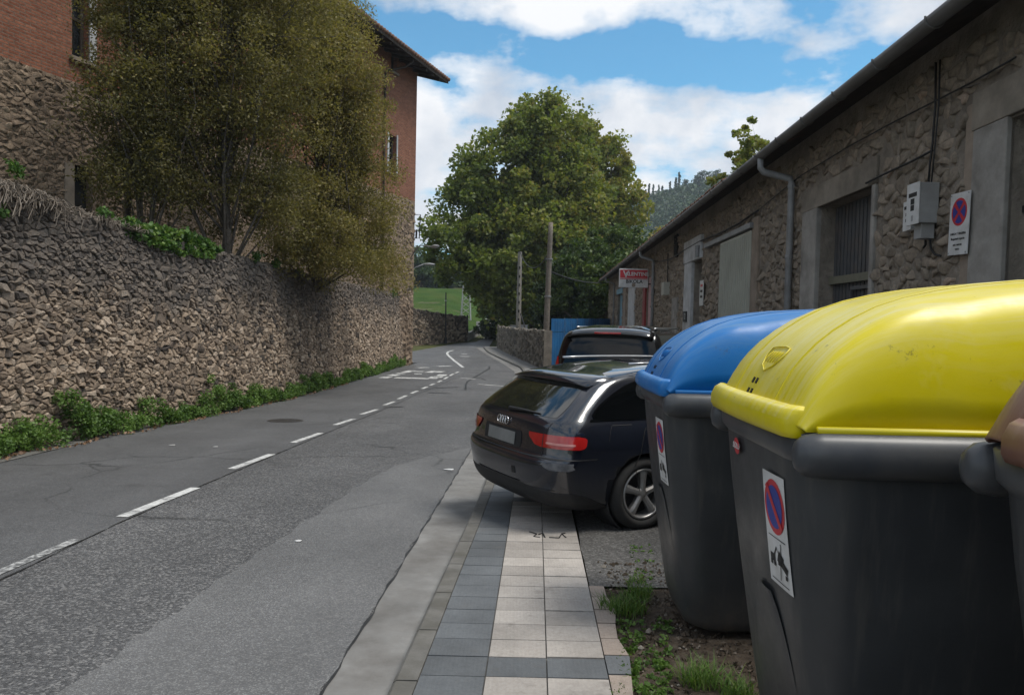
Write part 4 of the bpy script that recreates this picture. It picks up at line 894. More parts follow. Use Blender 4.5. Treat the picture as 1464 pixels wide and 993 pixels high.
# roof: slab, tiles along the eave, rafters, gutter
OVW = .52; rs = .36; rows = []
for s_ in np.linspace(-.4, WS1 + .3, 30):
    z = zg(s_); rows.append([WP(s_, z + .03, OVW - .04), WP(s_, z + .10, OVW - .04), WP(s_, z + .10 + (OVW + WDEP / 2) * rs, -WDEP / 2), WP(s_, z + .1, -WDEP - OVW), WP(s_, z + .03, -WDEP - OVW), WP(s_, z + .03 + (OVW + WDEP / 2) * rs, -WDEP / 2)])
m = MB(); m.grid(rows, wrap=True); m.f += [tuple(range(6)), tuple(len(rows) * 6 - 6 + k for k in range(6))]; wroof = m.build('roof', M_DKWOOD, wh_)
tm = MB(); ang = np.linspace(0, math.pi, 7); P_ = []
for (l, r, dz) in ((0, .105, 0), (.5, .085, .02)):
    P_.append([wS * (r * math.cos(t)) - wN * l + Vector((0, 0, r * math.sin(t) * .8 + l * rs + dz)) for t in ang])
    P_.append([wS * ((r - .016) * math.cos(t)) - wN * l + Vector((0, 0, (r - .016) * math.sin(t) * .8 + l * rs + dz)) for t in ang])
P_ = [P_[1], P_[0], P_[2], P_[3]]; tm.grid(P_ + [P_[0]]); tmesh = tm.mesh('roof_tile', M_TILE, True, True)
s_ = -.3; k = 0
while s_ < WS1 and k < 292:
    o = bpy.data.objects.new('roof_tile', tmesh); COL.objects.link(o); o.parent = wroof
    o.location = WP(s_, zg(s_) + (.095 if s_ < WT - 15 else .035) + random.uniform(-.008, .012), OVW + (.05 if s_ < WT - 15 else -.04) + random.uniform(-.015, .02)); o.rotation_euler.z = random.uniform(-.03, .03); s_ += .205; k += 1
rows = []
for s_ in np.linspace(-.45, WS1 + .3, 60):
    z = zg(s_) + .05; rows.append([WP(s_, z + .085 * math.sin(t), OVW + .05 + .085 * math.cos(t)) for t in np.linspace(math.pi * .98, 2.02 * math.pi, 9)] + [WP(s_, z + .075 * math.sin(t), OVW + .05 + .075 * math.cos(t)) for t in np.linspace(2 * math.pi, math.pi, 9)])
gut = MB().grid(rows, wrap=True).build('gutter', M_GUTTER, wh_, True)
for s_ in np.arange(.5, WS1, 1.1):
    z = zg(s_) + .05; MB().tube([WP(s_, z + .092 * math.sin(t), OVW + .05 + .092 * math.cos(t)) for t in np.linspace(math.pi, 2.05 * math.pi, 9)], .011, 5).build('gutter_clip', M_GUTTER, gut)
def downpipe(s_, r=.055, jog=.35, zb=-1.2):
    z = zg(s_ - .1); m = MB(); pts = [WP(s_ - .02, z - .02, OVW + .05), WP(s_ - .02, z - .17, OVW + .05), WP(s_, z - .24, OVW - .0), WP(s_ + .02, z - .30, .30), WP(s_ + jog * .3, z - .36, .12), WP(s_ + jog * .35, z - .45, .10), WP(s_ + jog * .35, zb, .10)]
    m.tube(pts, r, 10); o = m.build('downpipe', M_PIPE, wh_, True)
    for zz in (z - .46, z - 1.6, z - 2.7): MB().tube([WP(s_ + jog * .35, zz, .10), WP(s_ + jog * .35, zz - .06, .10)], r * 1.22, 10).build('pipe_collar', M_PIPE, o)
downpipe(wf(1134, 350)[0]); downpipe(wf(936, 420)[0], .055); downpipe(wf(884, 380)[0] - 1.2, .05)
s_ = wf(1003, 390)[0]; MB().tube([WP(s_, 3.4, .12), WP(s_, wf(1003, 352)[1], .12), WP(s_ - .02, wf(1003, 362)[1], .12)], .07, 8).build('stub_pipe', M_PIPE, wh_)
# cables slung along the front
def cable(pix, r=.012, out=.07, sag=.0):
    P = [wf(x, y) for x, y in pix]; P = [WP(a, min(b, zg(a) - .02), out) for a, b in P]; m = MB(); m.tube(P, r, 5); return m.build('cable', M_BLACKI, wh_, True)
cable([(1351, 0), (1349, 60), (1347, 150), (1343, 205), (1339, 235), (1337, 265)], .012); cable([(1356, 40), (1352, 150), (1346, 215), (1341, 265)], .009)
cable([(1464, 82), (1400, 118), (1340, 148), (1280, 178), (1220, 210), (1150, 252), (1090, 300)], .010); cable([(1246, 262), (1270, 250), (1310, 232), (1343, 215)], .014)
cable([(1090, 300), (1060, 320), (1030, 335), (1004, 345), (985, 356), (962, 370), (945, 374)], .02); cable([(958, 362), (957.5, 405)], .018); cable([(945, 374), (930, 372)], .015)
cable([(1336, 340), (1338, 356), (1344, 364), (1352, 366)], .012, .05); cable([(1330, 338), (1330, 350), (1327, 354)], .014, .05)
# number plate beside the white frame
s_, z_ = wf(983, 452.5); plq = MB().obox(WP(s_, z_, .075), wS * .24, wN * .012, (0, 0, .15)).build('house_number', M_BLK, wh_)
me = text_on('12', .24, M_WHITE, None, WP(s_, z_, .090), wS, (0, 0, 1)); put('lettering', me, plq)
# ---- things fixed to the front
def wall_sign(name, px0, px1, yt, yb, label, cat, tilt=.012, rows_=(), circ=None):
    s0, s1 = wf(px0, (yt + yb) / 2)[0], wf(px1, (yt + yb) / 2)[0]; xm = (px0 + px1) / 2; z1, z0 = wf(xm, yt)[1], wf(xm, yb)[1]; c = WP((s0 + s1) / 2, (z0 + z1) / 2, .075); w = s1 - s0; h = z1 - z0
    up = (Vector((0, 0, 1)) + wS * tilt).normalized(); sd = (wS - up * wS.dot(up)).normalized()
    r = empty(name, c); tag(r, label, cat); bevel(MB().obox(c, sd * (w / 2), wN * .006, up * (h / 2)).build('plate', M_WHITE, r), .003)
    for sx in (-1, 1):
        for sy in (-1, 1): MB().cyl(c + sd * (sx * (w / 2 - .02)) + up * (sy * (h / 2 - .02)) + wN * .004, c + sd * (sx * (w / 2 - .02)) + up * (sy * (h / 2 - .02)) + wN * .011, .007, 8).build('screw', M_PIPE, r)
    return r, c, sd, up, w, h
def disc(c, sd, up, n, rad, off, mat, name, parent, seg=28, sx=1.0):
    m = MB(); vs = [c + n * off + sd * (rad * sx * math.cos(t)) + up * (rad * math.sin(t)) for t in np.linspace(0, 2 * math.pi, seg, endpoint=False)]
    m.add(vs + [v + n * .001 for v in vs], [tuple(range(seg)), tuple(range(seg, 2 * seg))] + [(k, (k + 1) % seg, seg + (k + 1) % seg, seg + k) for k in range(seg)]); return m.build(name, mat, parent)
r, c, sd, up, w, h = wall_sign('no_stopping_sign', 1369, 1397, 276, 364, 'tilted white plate with a red and blue no-stopping roundel beside the meter boxes', 'sign', .03)
cc = c + up * (h * .19); disc(cc, sd, up, wN, w * .40, .006, M_RED, 'roundel', r)
for q in range(4):
    a = math.pi / 2 * q; u_ = sd * math.cos(a) + up * math.sin(a); v_ = up * math.cos(a) - sd * math.sin(a); R0 = w * .40
    pts = [cc + wN * .0078 + u_ * (R0 * .16)] + [cc + wN * .0078 + u_ * (R0 * .82 * math.cos(t)) + v_ * (R0 * .82 * math.sin(t)) for t in np.linspace(-.58, .58, 9)]
    MB().add(pts + [p + wN * .001 for p in pts], [tuple(range(10)), tuple(range(10, 20))] + [(k, (k + 1) % 10, 10 + (k + 1) % 10, 10 + k) for k in range(10)]).build('blue_quadrant', M_BLUE, r)
for txt, fz, sz in (('LARGA Y TRASERA', -.16, .032), ('Respetad espacio', -.24, .034), ('DIA Y NOCHE', -.34, .024), ('VADO', -.41, .026)):
    put('lettering', text_on(txt, sz, M_BLK, None, c + up * (h * fz) + wN * .0075, sd, up), r)
# meter boxes
s0, s1 = wf(1324, 300)[0], wf(1352, 300)[0]; zt1, zb1 = wf(1332, 266)[1], wf(1332, 322)[1]
c = WP((s0 + s1) / 2, (zt1 + zb1) / 2, .13); r = empty('meter_box', c); tag(r, 'grey electric meter box with printed label and small junction box below', 'box')
bw = (s1 - s0) / 2 * .62; bh = (zt1 - zb1) / 2
bevel(MB().obox(c, wS * bw, wN * .10, (0, 0, bh)).build('box_body', M_GREYBOX, r), .008)
bevel(MB().obox(c + wN * .105 , wS * (bw + .008), wN * .006, (0, 0, bh + .008)).build('box_front', M_WHITE, r), .004)
bevel(MB().obox(c + Vector((0, 0, -bh - .075)) - wN * .02, wS * bw * .62, wN * .07, (0, 0, .08)).build('junction_box', M_GREYBOX, r), .006)
for dz, w_, h_ in ((bh * .45, .7, .022), (bh * .12, .32, .03), (-bh * .2, .30, .03), (-bh * .72, .14, .03)): MB().obox(c + wN * .112 + Vector((0, 0, dz)), wS * bw * w_, wN * .001, (0, 0, h_)).build('printed_label', M_BLK if dz > -.1 else M_GREYBOX, r)
# label panel whose printed side faces the road, flat on the wall left of it
s0, s1 = wf(1307, 300)[0], wf(1319, 300)[0]; z1, z0 = wf(1313, 288)[1], wf(1313, 330)[1]; c = WP((s0 + s1) / 2, (z0 + z1) / 2, .09); r = empty('label_sign', c); tag(r, 'narrow white panel with black printed lines left of the meter box', 'sign')
bevel(MB().obox(c, wS * ((s1 - s0) / 2), wN * .03, (0, 0, (z1 - z0) / 2)).build('plate', M_WHITE, r), .004)
for k, dz in enumerate((.28, .05, -.15)): MB().obox(c + wN * .031 + Vector((0, 0, dz * (z1 - z0))), wS * ((s1 - s0) * (.36 if k == 0 else .16)), wN * .001, (0, 0, .018)).build('printed_label', M_BLK, r)
# hanging shop sign
s_ = wf(928.5, 398)[0]; Ysg = WP(s_, 0).y; L0 = at(888.5, 398, Ysg - .3); c1 = WP(s_, wf(928, 397.5)[1], .06); out = (L0 - c1).length; zt1, zb1 = at(908, 384.3, Ysg).z, at(908, 411, Ysg).z
cc = c1 + wN * (out / 2); cc.z = (zt1 + zb1) / 2; hh = (zt1 - zb1) / 2; r = empty('shop_sign', cc); tag(r, 'projecting red and white box sign with faded lettering on the far warehouse front', 'sign')
bevel(MB().obox(cc, wN * (out / 2), wS * .09, (0, 0, hh)).build('sign_box', M_WHITE, r), .015)
nS = wS; rt = -wN
MB().obox(cc + nS * .092 + Vector((0, 0, hh * .40)), wN * (out / 2 - .03), nS * .002, (0, 0, hh * .47)).build('red_field', M_RED, r)
for dz, mt in ((-.02, M_WHITE), (-.10, M_RED)): MB().obox(cc + nS * .0945 + Vector((0, 0, hh * dz)), wN * (out / 2 - .03), nS * .001, (0, 0, hh * .025)).build('stripe', mt, r)
put('lettering', text_on('V', .36, M_WHITE, None, cc + nS * .096 + rt * (-out * .27) + Vector((0, 0, hh * .36)), rt, (0, 0, 1), bold=.008), r)
put('lettering', text_on('ALENTINE', .20, M_WHITE, None, cc + nS * .096 + rt * (out * .11) + Vector((0, 0, hh * .42)), rt, (0, 0, 1), bold=.006), r)
put('lettering', text_on('BIKOLA', .19, M_BLK, None, cc + nS * .0945 + rt * .02 + Vector((0, 0, -hh * .38)), rt, (0, 0, 1), bold=.004), r)
disc(cc + Vector((0, 0, -hh * .74)), rt, Vector((0, 0, 1)), nS, .075, .0925, M_TAN, 'emblem', r)
for k in (-1, 1): MB().tube([cc + wN * (-out * .5) + Vector((0, 0, hh * .6 * k)), cc + wN * (-out * .62) + Vector((0, 0, hh * .6 * k))], .025, 6).build('mounting_arm', M_BLACKI, r)
# small notice and small junction box farther along
r, c, sd, up, w, h = wall_sign('notice_plate', 1004.5, 1010, 401, 437, 'small narrow white notice between the brown door and the cream door', 'sign', 0)
for k in range(3): MB().obox(c + wN * .007 + up * (h * (.3 - .22 * k)), sd * (w * .3), wN * .001, up * .03).build('printed_label', M_RED if k == 0 else M_BLK, r)
s0, s1 = wf(953, 410)[0], wf(960, 410)[0]; z1, z0 = wf(956, 404)[1], wf(956, 422)[1]
r = bevel(MB().obox(WP((s0 + s1) / 2, (z0 + z1) / 2, .11), wS * ((s1 - s0) / 2 * .5), wN * .1, (0, 0, (z1 - z0) / 2)).build('junction_box', M_CREAM), .01); tag(r, 'small cream junction box on the stone front at the foot of a cable', 'box')

# ------------------------------------------------------------------ fences, poles, walls near the bend
# rubble wall on the right of the bend
def rubble_wall(name, A, B, h0, h1, w, label, cw, ch, mat, seed, nmax, flip=1, core=M_WCORE):
    A = Vector((A.x, A.y, 0)); B = Vector((B.x, B.y, 0)); d = B - A; Ln = d.length; d.normalize(); n = Vector((d.y, -d.x, 0)) * flip
    r = empty(name, (A.x, A.y, prof_s(A.y))); tag(r, label, 'wall')
    def pl(u, v, dd): p = A + d * u + n * dd; return (p.x, p.y, prof_s(p.y) + v - .1)
    hf = lambda u: (h0 + (h1 - h0) * u / Ln) + .1
    rows = [[pl(u, 0, 0), pl(u, hf(u), 0), pl(u, hf(u), -w), pl(u, 0, -w)] for u in np.linspace(0, Ln, 16)]
    m = MB(); m.grid(rows, wrap=True); m.f += [tuple(range(4)), tuple(len(rows) * 4 - 4 + k for k in range(4))]; m.build('wall_core', core, r)
    cs = cells(0, Ln, 0, max(h0, h1) + .15, cw, ch, seed, .2, lambda x, y: y < hf(x) + .02)
    stones(r, cs, pl, .05, .01, mat, seed, nmax, lambda c: c[0], 1, .7)
    return r, pl, hf, Ln
wA = gnd(711, 499, PAVE); wB = gnd(777, 527, PAVE); wA.y = 57; wA.x = at(711, 490, 57).x
rubble_wall('fence_wall', wB, wA, 2.0, 1.75, .4, 'low rubble wall on the outer side of the bend below the two poles', .24, .16, M_RSTONE, 71, 0, -1, M_MORTAR)
fA = at(584, 500, 59); fB = at(668, 488, 66)
r, pl, hf, Ln = rubble_wall('field_wall', fA, fB, 2.95, 2.15, .5, 'dark shaded retaining wall below the green meadow', .26, .17, M_WSTONE, 72, 0, 1)
# low kerb wall that climbs with the road
m = MB(); rows = []
for x, y, Y in ((669.5, 488, 66), (680, 481, 72), (692, 474, 80), (703, 468, 90), (709, 464, 100)):
    p = at(x, y, Y); p.z = prof_s(Y); rows.append([(p.x, p.y, p.z - .2), (p.x, p.y, p.z + .75), (p.x - .35, p.y, p.z + .75), (p.x - .35, p.y, p.z - .2)])
m.grid(rows, wrap=True); m.f += [(0, 1, 2, 3), tuple(len(rows) * 4 - 4 + k for k in range(4))]; tag(m.build('kerb_wall', M_CONC), 'low plain concrete wall climbing beside the far road', 'wall')
# blue sheet fence
fb0 = at(787, 520, 38.5); fb1 = at(884, 500, 46.5); zt0 = at(787, 455, 38.5).z; d = Vector((fb1.x - fb0.x, fb1.y - fb0.y, 0)); Ln = d.length; d.normalize(); n = Vector((d.y, -d.x, 0))
r = empty('blue_fence', (fb0.x, fb0.y, prof_s(38.5))); tag(r, 'blue sheet metal fence panels closing the yard behind the parked vans', 'fence')
np_ = 6
for k in range(np_):
    u0 = Ln * k / np_ + .015; u1 = Ln * (k + 1) / np_ - .015; zb = -.75
    for z0, z1 in ((zb, 1.05), (1.07, zt0 + .12 * k / np_)):
        q = MB(); nn = 10; rows = []
        for i in range(nn + 1):
            u = u0 + (u1 - u0) * i / nn; p = Vector((fb0.x, fb0.y, 0)) + d * u + n * (.02 if i % 2 else 0); rows.append([(p.x, p.y, z0), (p.x, p.y, z1), (p.x - n.x * .02, p.y - n.y * .02, z1), (p.x - n.x * .02, p.y - n.y * .02, z0)])
        q.grid(rows, wrap=True); q.f += [(0, 1, 2, 3), tuple(len(rows) * 4 - 4 + j for j in range(4))]; q.build('fence_panel', M_BLUE_F, r)
    p = Vector((fb0.x, fb0.y, 0)) + d * (u1 + .015); MB().box((p.x - .03, p.y + .03, zb), (p.x + .03, p.y + .09, zt0 + .05)).build('fence_post', M_PIPE, r)
# two utility poles
def pole(name, b, t, r0, r1, mat, label, holes_=False):
    r = empty(name, b); tag(r, label, 'pole'); b = Vector(b); t = Vector(t)
    P = [b + (t - b) * (k / 12) for k in range(13)]; m = MB(); m.tube(P, [r0 + (r1 - r0) * k / 12 for k in range(13)], 4 if holes_ else 12); m.build('shaft', mat, r, not holes_)
    for k in range(10 if holes_ else 3):
        q = b.lerp(t, .08 + .085 * k if holes_ else .22 + .26 * k)
        if holes_: MB().box((q.x - .05, q.y - r0 * 1.02, q.z - .09), (q.x + .05, q.y - r0 * .4, q.z + .09)).build('slot', M_DARK, r)
        else: MB().tube([q, q + Vector((0, 0, .07))], r0 * 1.08, 12).build('band', M_PIPE, r)
    return r
pb = gnd(779, 522, PAVE); pt = at(787.5, 318, pb.y); pole('utility_pole', pb, pt, .17, .12, M_WOODP, 'taller leaning grey utility pole in front of the blue fence')
qb = at(741, 470, 52); qt = at(743.5, 360, 52); qb.z = prof_s(52); pole('utility_pole', qb, qt, .20, .14, M_POLE, 'shorter concrete pole with slots standing behind the rubble wall', True)
def wire(name, a, b, sag, label, r=.02):
    a = Vector(a); b = Vector(b); m = MB(); m.tube([a.lerp(b, t) + Vector((0, 0, -sag * 4 * t * (1 - t))) for t in np.linspace(0, 1, 14)], r, 5); tag(m.build(name, M_BLACKI, None, True), label, 'cable')
wire('overhead_cable', pb.lerp(pt, .665), WP(0, zg(0) - .05, .1), .25, 'black cable from the leaning pole to the warehouse eave', .035)
wire('overhead_cable', qt, pb.lerp(pt, .80), 1.0, 'pale slack cable between the two utility poles', .03)
wire('overhead_cable', at(744, 448, 51.6), at(751, 472, 51), -.1, 'short dark cable hanging at the foot of the slotted pole', .05)
# white crates behind the rubble wall
for x0, x1, yt, lb in ((730, 738, 464.5, 'small white crate behind the rubble wall, left of the slotted pole'), (744, 754, 464, 'longer white crate behind the rubble wall, right of the slotted pole')):
    a = at(x0, yt, 52.5); b = at(x1, yt, 52.5); zb = prof_s(52.5) + PAVE
    r = empty('white_crate', (a.x, 52.5, zb)); tag(r, lb, 'crate', 'crates behind the rubble wall')
    bevel(MB().box((a.x, 52.2, zb - .02), (b.x, 52.8, a.z - .06)).build('crate_body', M_WHITE, r), .02); bevel(MB().box((a.x - .04, 52.15, a.z - .058), (b.x + .04, 52.85, a.z)).build('crate_lid', M_GREYBOX, r), .01)
# lamp post, lattice mast and small sign posts by the field
b = at(637, 491, 62.5); b.z = prof_s(62.5); t = at(637.5, 418, 62.5); r = empty('lamp_post', b); tag(r, 'thin dark post in front of the shaded field wall', 'pole'); MB().tube([b, b.lerp(t, .12), b.lerp(t, .121), t], [.13, .13, .07, .05], 8).build('shaft', M_BLACKI, r); MB().tube([b.lerp(t, .83), b.lerp(t, .85)], .1, 8).build('collar', M_WHITE, r)
b = at(668.2, 490, 66.2); b.z = prof_s(66); t = at(668.2, 450, 66.2); tag(MB().tube([b, b.lerp(t, .5), t], [.10, .09, .07], 6).build('gate_post', M_BLACKI), 'dark post at the end of the field wall', 'pole')
b = at(666, 450, 95); b.z = field_h(b.x, 95); t = at(667, 395, 95); r = empty('lattice_mast', b); tag(r, 'pale lattice steel mast standing in the meadow', 'mast')
wm = .62; Hm = t.z - b.z
cor = lambda k, f: Vector((b.x + (1 - .45 * f) * wm * (1 if k in (0, 3) else -1), b.y + (1 - .45 * f) * wm * (1 if k < 2 else -1), b.z + Hm * f))
for k in range(4): MB().tube([cor(k, 0), cor(k, 1)], .07, 5).build('leg', M_GREYBOX, r)
for k in range(4):
    for i in range(7):
        MB().tube([cor(k, i / 7), cor((k + 1) % 4, (i + 1) / 7)], .045, 4).build('brace', M_GREYBOX, r)
for x, yt, yb, yp, Y, w, lb in ((686, 459.5, 467, 476, 74, .35, 'white box on a post beside the climbing road, nearer of two'), (697.5, 455.5, 461.5, 470, 84, .33, 'white plate on a post beside the climbing road, farther of two')):
    b = at(x, yp, Y); c = at(x, (yt + yb) / 2, Y); hh = (at(x, yt, Y).z - at(x, yb, Y).z) / 2; r = empty('roadside_marker', (b.x, Y, b.z)); tag(r, lb, 'marker', 'markers beside the climbing road')
    MB().tube([(b.x, Y, b.z - 1.2), (c.x, Y, c.z)], .05, 6).build('post', M_WHITE, r); bevel(MB().box((c.x - w, Y - .2, c.z - hh), (c.x + w, Y - .06, c.z + hh)).build('plate', M_WHITE, r), .03)

# ------------------------------------------------------------------ wooded hill
hc = at(1000, 300, 420)
def hill_h(x, y):
    u = (x - 150) / 150.0; v = (y - 470) / 150.0
    r_ = 78 * math.exp(-(u * u) * .9 - v * v) + 26 * math.exp(-((x - 330) / 160) ** 2 - ((y - 480) / 150) ** 2)
    return r_ + 8 + 1.6 * math.sin(x * .06) * math.sin(y * .05)
rows = [[(x, y, hill_h(x, y) + (0 if True else 0) + random.uniform(-.6, .6)) for x in np.linspace(-30, 480, 70)] for y in np.linspace(180, 620, 50)]
M_HILL = M_noise('hill_scrub', (.03, .05, .02), (.06, .085, .032), .08, .95, 1.0, .5, .5, space='world')
tag(MB().grid(rows).build('wooded_hill', M_HILL, smooth=True, fix=False), kind='structure')
rng = np.random.default_rng(5); hx = rng.uniform(40, 260, 4200); hy = rng.uniform(250, 500, 4200); hz = np.array([hill_h(a, b) for a, b in zip(hx, hy)])
C_ = np.stack([hx, hy, hz + 2.0], 1); rd = np.tile(np.array([[2.6, 2.6, 2.9]]), (4200, 1)) * rng.uniform(.6, 1.3, (4200, 1))
V, Q, T_ = leaves(C_, rd, 90000, 1.5, rng, asp=1.2); tag(put('hill_forest', np_mesh('hill_forest', V, Q, L_FAR, T_)), 'mixed forest covering the hill beyond the warehouse', 'forest', kind='stuff')
for i_, (px, h, w) in enumerate([(922, 6, 1.0), (927, 8, .9), (933, 7, .8), (941, 6, .7), (946, 5.0, .8), (957, 6, .8), (965, 7, 1.2), (970, 9, 1.1), (979, 5, 2.4), (994, 6, 2.0), (999, 7, 2.0), (1006, 7, 3.2), (1014, 6, 3.0), (1024, 6, 2.8)]):
    best = None
    for Y in np.arange(340, 520, 6):
        x = at(px, 300, Y).x; e = (hill_h(x, Y) - CAMH) / Y
        if best is None or e > best[0]: best = (e, x, Y)
    _, x, Y = best; b = (x, Y, hill_h(x, Y)); r = empty('ridge_tree', b); tag(r, 'slender conifer on the skyline of the wooded hill' if w < 1.5 else 'rounded tree on the skyline of the wooded hill', 'tree', 'slender ridge conifers' if w < 1.5 else 'rounded ridge trees')
    rg = np.random.default_rng(90 + i_); MB().tube([(x, Y, b[2] - 1), (x, Y, b[2] + h * 1.3)], [.3, .1], 5).build('trunk', M_BARK, r)
    ks = 14; cz = np.linspace(.2, 1.3, ks); cc_ = np.stack([x + rg.normal(0, .2, ks) * w, Y + rg.normal(0, .2, ks), b[2] + h * cz], 1); rr_ = np.stack([w * (1.05 - .6 * (cz / 1.3 if w < 1.5 else abs(cz - .8))), np.full(ks, w), np.full(ks, h * .09)], 1)
    V, Q, T_ = leaves(cc_, rr_, 420, .75, rg, asp=1.2); o = put('crown', np_mesh('crown', V - np.array(b), Q, L_FAR, T_)); o.parent = r

# ------------------------------------------------------------------ recycling bins
def pchip(xs, ys):
    xs = np.array(xs, float); ys = np.array(ys, float); h = np.diff(xs); dl = np.diff(ys) / h; d = np.zeros(len(xs)); d[0], d[-1] = dl[0], dl[-1]
    for i in range(1, len(xs) - 1):
        if dl[i - 1] * dl[i] > 0: w1 = 2 * h[i] + h[i - 1]; w2 = h[i] + 2 * h[i - 1]; d[i] = (w1 + w2) / (w1 / dl[i - 1] + w2 / dl[i])
    def f(x):
        x = min(max(x, xs[0]), xs[-1]); i = min(int(np.searchsorted(xs, x, 'right')) - 1, len(xs) - 2); t = (x - xs[i]) / h[i]
        return float(ys[i] * (1 + 2*t) * (1-t)**2 + d[i] * h[i] * t * (1-t)**2 + ys[i+1] * t*t*(3-2*t) + d[i+1] * h[i] * t*t*(t-1))
    return f
BW, BDp = .90, 1.40                              # width along the road, depth away from it
in_f = pchip([0, .1, .35, .7, 1.1, 1.32], [.20, .165, .12, .07, .02, .0])     # taper of the face towards the road
in_s = pchip([0, .1, .35, .7, 1.1, 1.32], [.15, .115, .085, .05, .015, .0])
def bin_ring(z, n=9, extra=0.0):
    f, s = in_f(z), in_s(z); x0, x1, y0, y1 = f - extra, BDp - f * .6 + extra, s - extra, BW - s + extra; rr = .15; pts = []
    for cx, cy, a0 in ((x0 + rr, y0 + rr, math.pi), (x1 - rr, y0 + rr, 1.5 * math.pi), (x1 - rr, y1 - rr, 0), (x0 + rr, y1 - rr, .5 * math.pi)):
        for k in range(n): a = a0 + math.pi / 2 * k / (n - 1); pts.append((cx + rr * math.cos(a), cy + rr * math.sin(a), z))
    q = []                                          # slightly bowed faces
    for (x, y, zz) in pts: q.append((x - .02 * math.sin(math.pi * min(max((y - y0) / (y1 - y0), 0), 1)) * (1 if x < (x0 + x1) / 2 else -1), y - .012 * math.sin(math.pi * min(max((x - x0) / (x1 - x0), 0), 1)) * (1 if y < (y0 + y1) / 2 else -1), zz))
    return q
def bin_front(y, z, off):                        # point on the road-side face
    f, s = in_f(z), in_s(z); y0, y1 = s, BW - s; rr = .15; x = f; e = 0
    if y < y0 + rr: e = rr - math.sqrt(max(0, rr * rr - (y0 + rr - y) ** 2))
    if y > y1 - rr: e = rr - math.sqrt(max(0, rr * rr - (y - y1 + rr) ** 2))
    return (x + e - .02 * math.sin(math.pi * min(max((y - y0) / (y1 - y0), 0), 1)) - off, y, z)
def make_bin(loc, rz, lidm, label, sticker=True, dot=False, logo=True, lipk=1.0):
    r = empty('recycling_bin', loc, rz, world=False); tag(r, label, 'bin', 'large recycling bins on the soil strip'); Z = (0, 0, 0)
    zs = [.02, .05, .1, .2, .35, .5, .7, .9, 1.1, 1.25, 1.32]; m = MB(); R_ = [[(p[0] + (.035 if z == .02 else 0) * (1 if p[0] < .7 else -1), p[1] + (.035 if z == .02 else 0) * (1 if p[1] < BW / 2 else -1), z) for p in bin_ring(z)] for z in zs]
    m.grid(R_, wrap=True); n = len(R_[0]); m.f += [tuple(range(n))[::-1], tuple((len(zs) - 1) * n + k for k in range(n))]; body = m.build('body', M_BIN, r, True, Z)
    # collar under the lid
    m = MB(); m.grid([bin_ring(1.25, 9, -.004), bin_ring(1.28, 9, .016), bin_ring(1.345, 9, .018), bin_ring(1.355, 9, .0)], wrap=True); m.build('collar', M_BINRIM, r, True, Z)
    # lower front panels folded slightly proud of the face
    m = MB(); rows = []
    for z in np.linspace(.12, .78, 14):
        w = .30 * math.sqrt(max(0.02, 1 - ((z - .12) / .68) ** 2)); rows.append([bin_front(.42 + (t - .5) * 2 * w * .82 + .0, z, .0055 - .005 * abs(2 * t - 1) ** 6) for t in np.linspace(0, 1, 11)])
    m.grid(rows); pn = m.build('front_panel', M_BIN, r, True, Z)
    # side rolls
    for s in (-1, 1):
        yc = -.005 if s < 0 else BW + .005; m = MB(); rows = []
        for x, k in ((-.035, .25), (-.028, .6), (-.005, .88), (.04, 1.0), (.5, 1.0), (1.0, 1.0), (1.25, 1.0), (1.32, .8), (1.35, .4)):
            rows.append([(x, yc + s * .052 * k * math.cos(t) + (-s * .012), 1.292 + .066 * k * math.sin(t)) for t in np.linspace(0, 2 * math.pi, 16, endpoint=False)])
        m.grid(rows, wrap=True); m.f += [tuple(range(16)), tuple(8 * 16 + k for k in range(16))]; m.build('side_roll', M_BINRIM, r, True, Z)
    # lid: barrel with rounded shoulders
    pz = pchip([-.03, -.01, .05, .16, .32, .55, .85, 1.2, BDp + .03], [1.37, 1.42, 1.53, 1.64, 1.73, 1.79, 1.82, 1.83, 1.82]); y0, y1 = .02, BW - .02
    xs = [-.03, -.027, -.018, -.005, .015, .04, .07, .11, .16, .22, .29, .37, .47, .58, .72, .88, 1.05, 1.2, 1.32, BDp + .01]
    def lid(x, s, off=0.0):
        a = abs(2 * s - 1); pw = 16 - 10.5 * min(1, max(0, (x - .02) / .45)); hs = (1 - a ** pw) ** (1 / 2.2) if a < 1 else 0; zz = 1.355 + (pz(x) - 1.355 + off) * hs; return (x + .035 * a ** 6 * (1 if x < .7 else 0) * (1 - hs * .3) - off * (1 if x < .25 else 0), y0 + (y1 - y0) * s, zz)
    ss = [0, .004, .015, .035, .06, .09, .13, .18, .25, .35, .5, .65, .75, .82, .87, .91, .94, .965, .985, .996, 1]
    m = MB(); m.grid([[lid(x, s) for s in ss] for x in xs]); m.grid([[lid(xs[-1], s) for s in ss], [(xs[-1] + .012, y0 + (y1 - y0) * s, 1.34) for s in ss]]); ld = m.build('lid', lidm, r, True, Z)
    so_ = ld.modifiers.new('thick', 'SOLIDIFY'); so_.thickness = .008; so_.offset = -1
    for s in (.26, .74): MB().tube([lid(x, s, .0005) for x in xs[:-1]], .004, 5).build('lid_seam', lidm, ld, True, Z)
    m = MB()                                          # edge flange on the long sides
    for s in (0, 1):
        yy = y0 - .012 if s == 0 else y1 + .012; m.tube([(.03, yy, 1.362), (.5, yy, 1.362), (BDp, yy, 1.362)], .012, 6)
        m.build('lid_flange', lidm, ld, True, Z); m = MB()
    # front lip
    rows = []; pr = [(-.02, 1.425), (-.042, 1.412), (-.056, 1.385), (-.056, 1.35), (-.046, 1.332), (-.03, 1.33), (-.015, 1.345)]
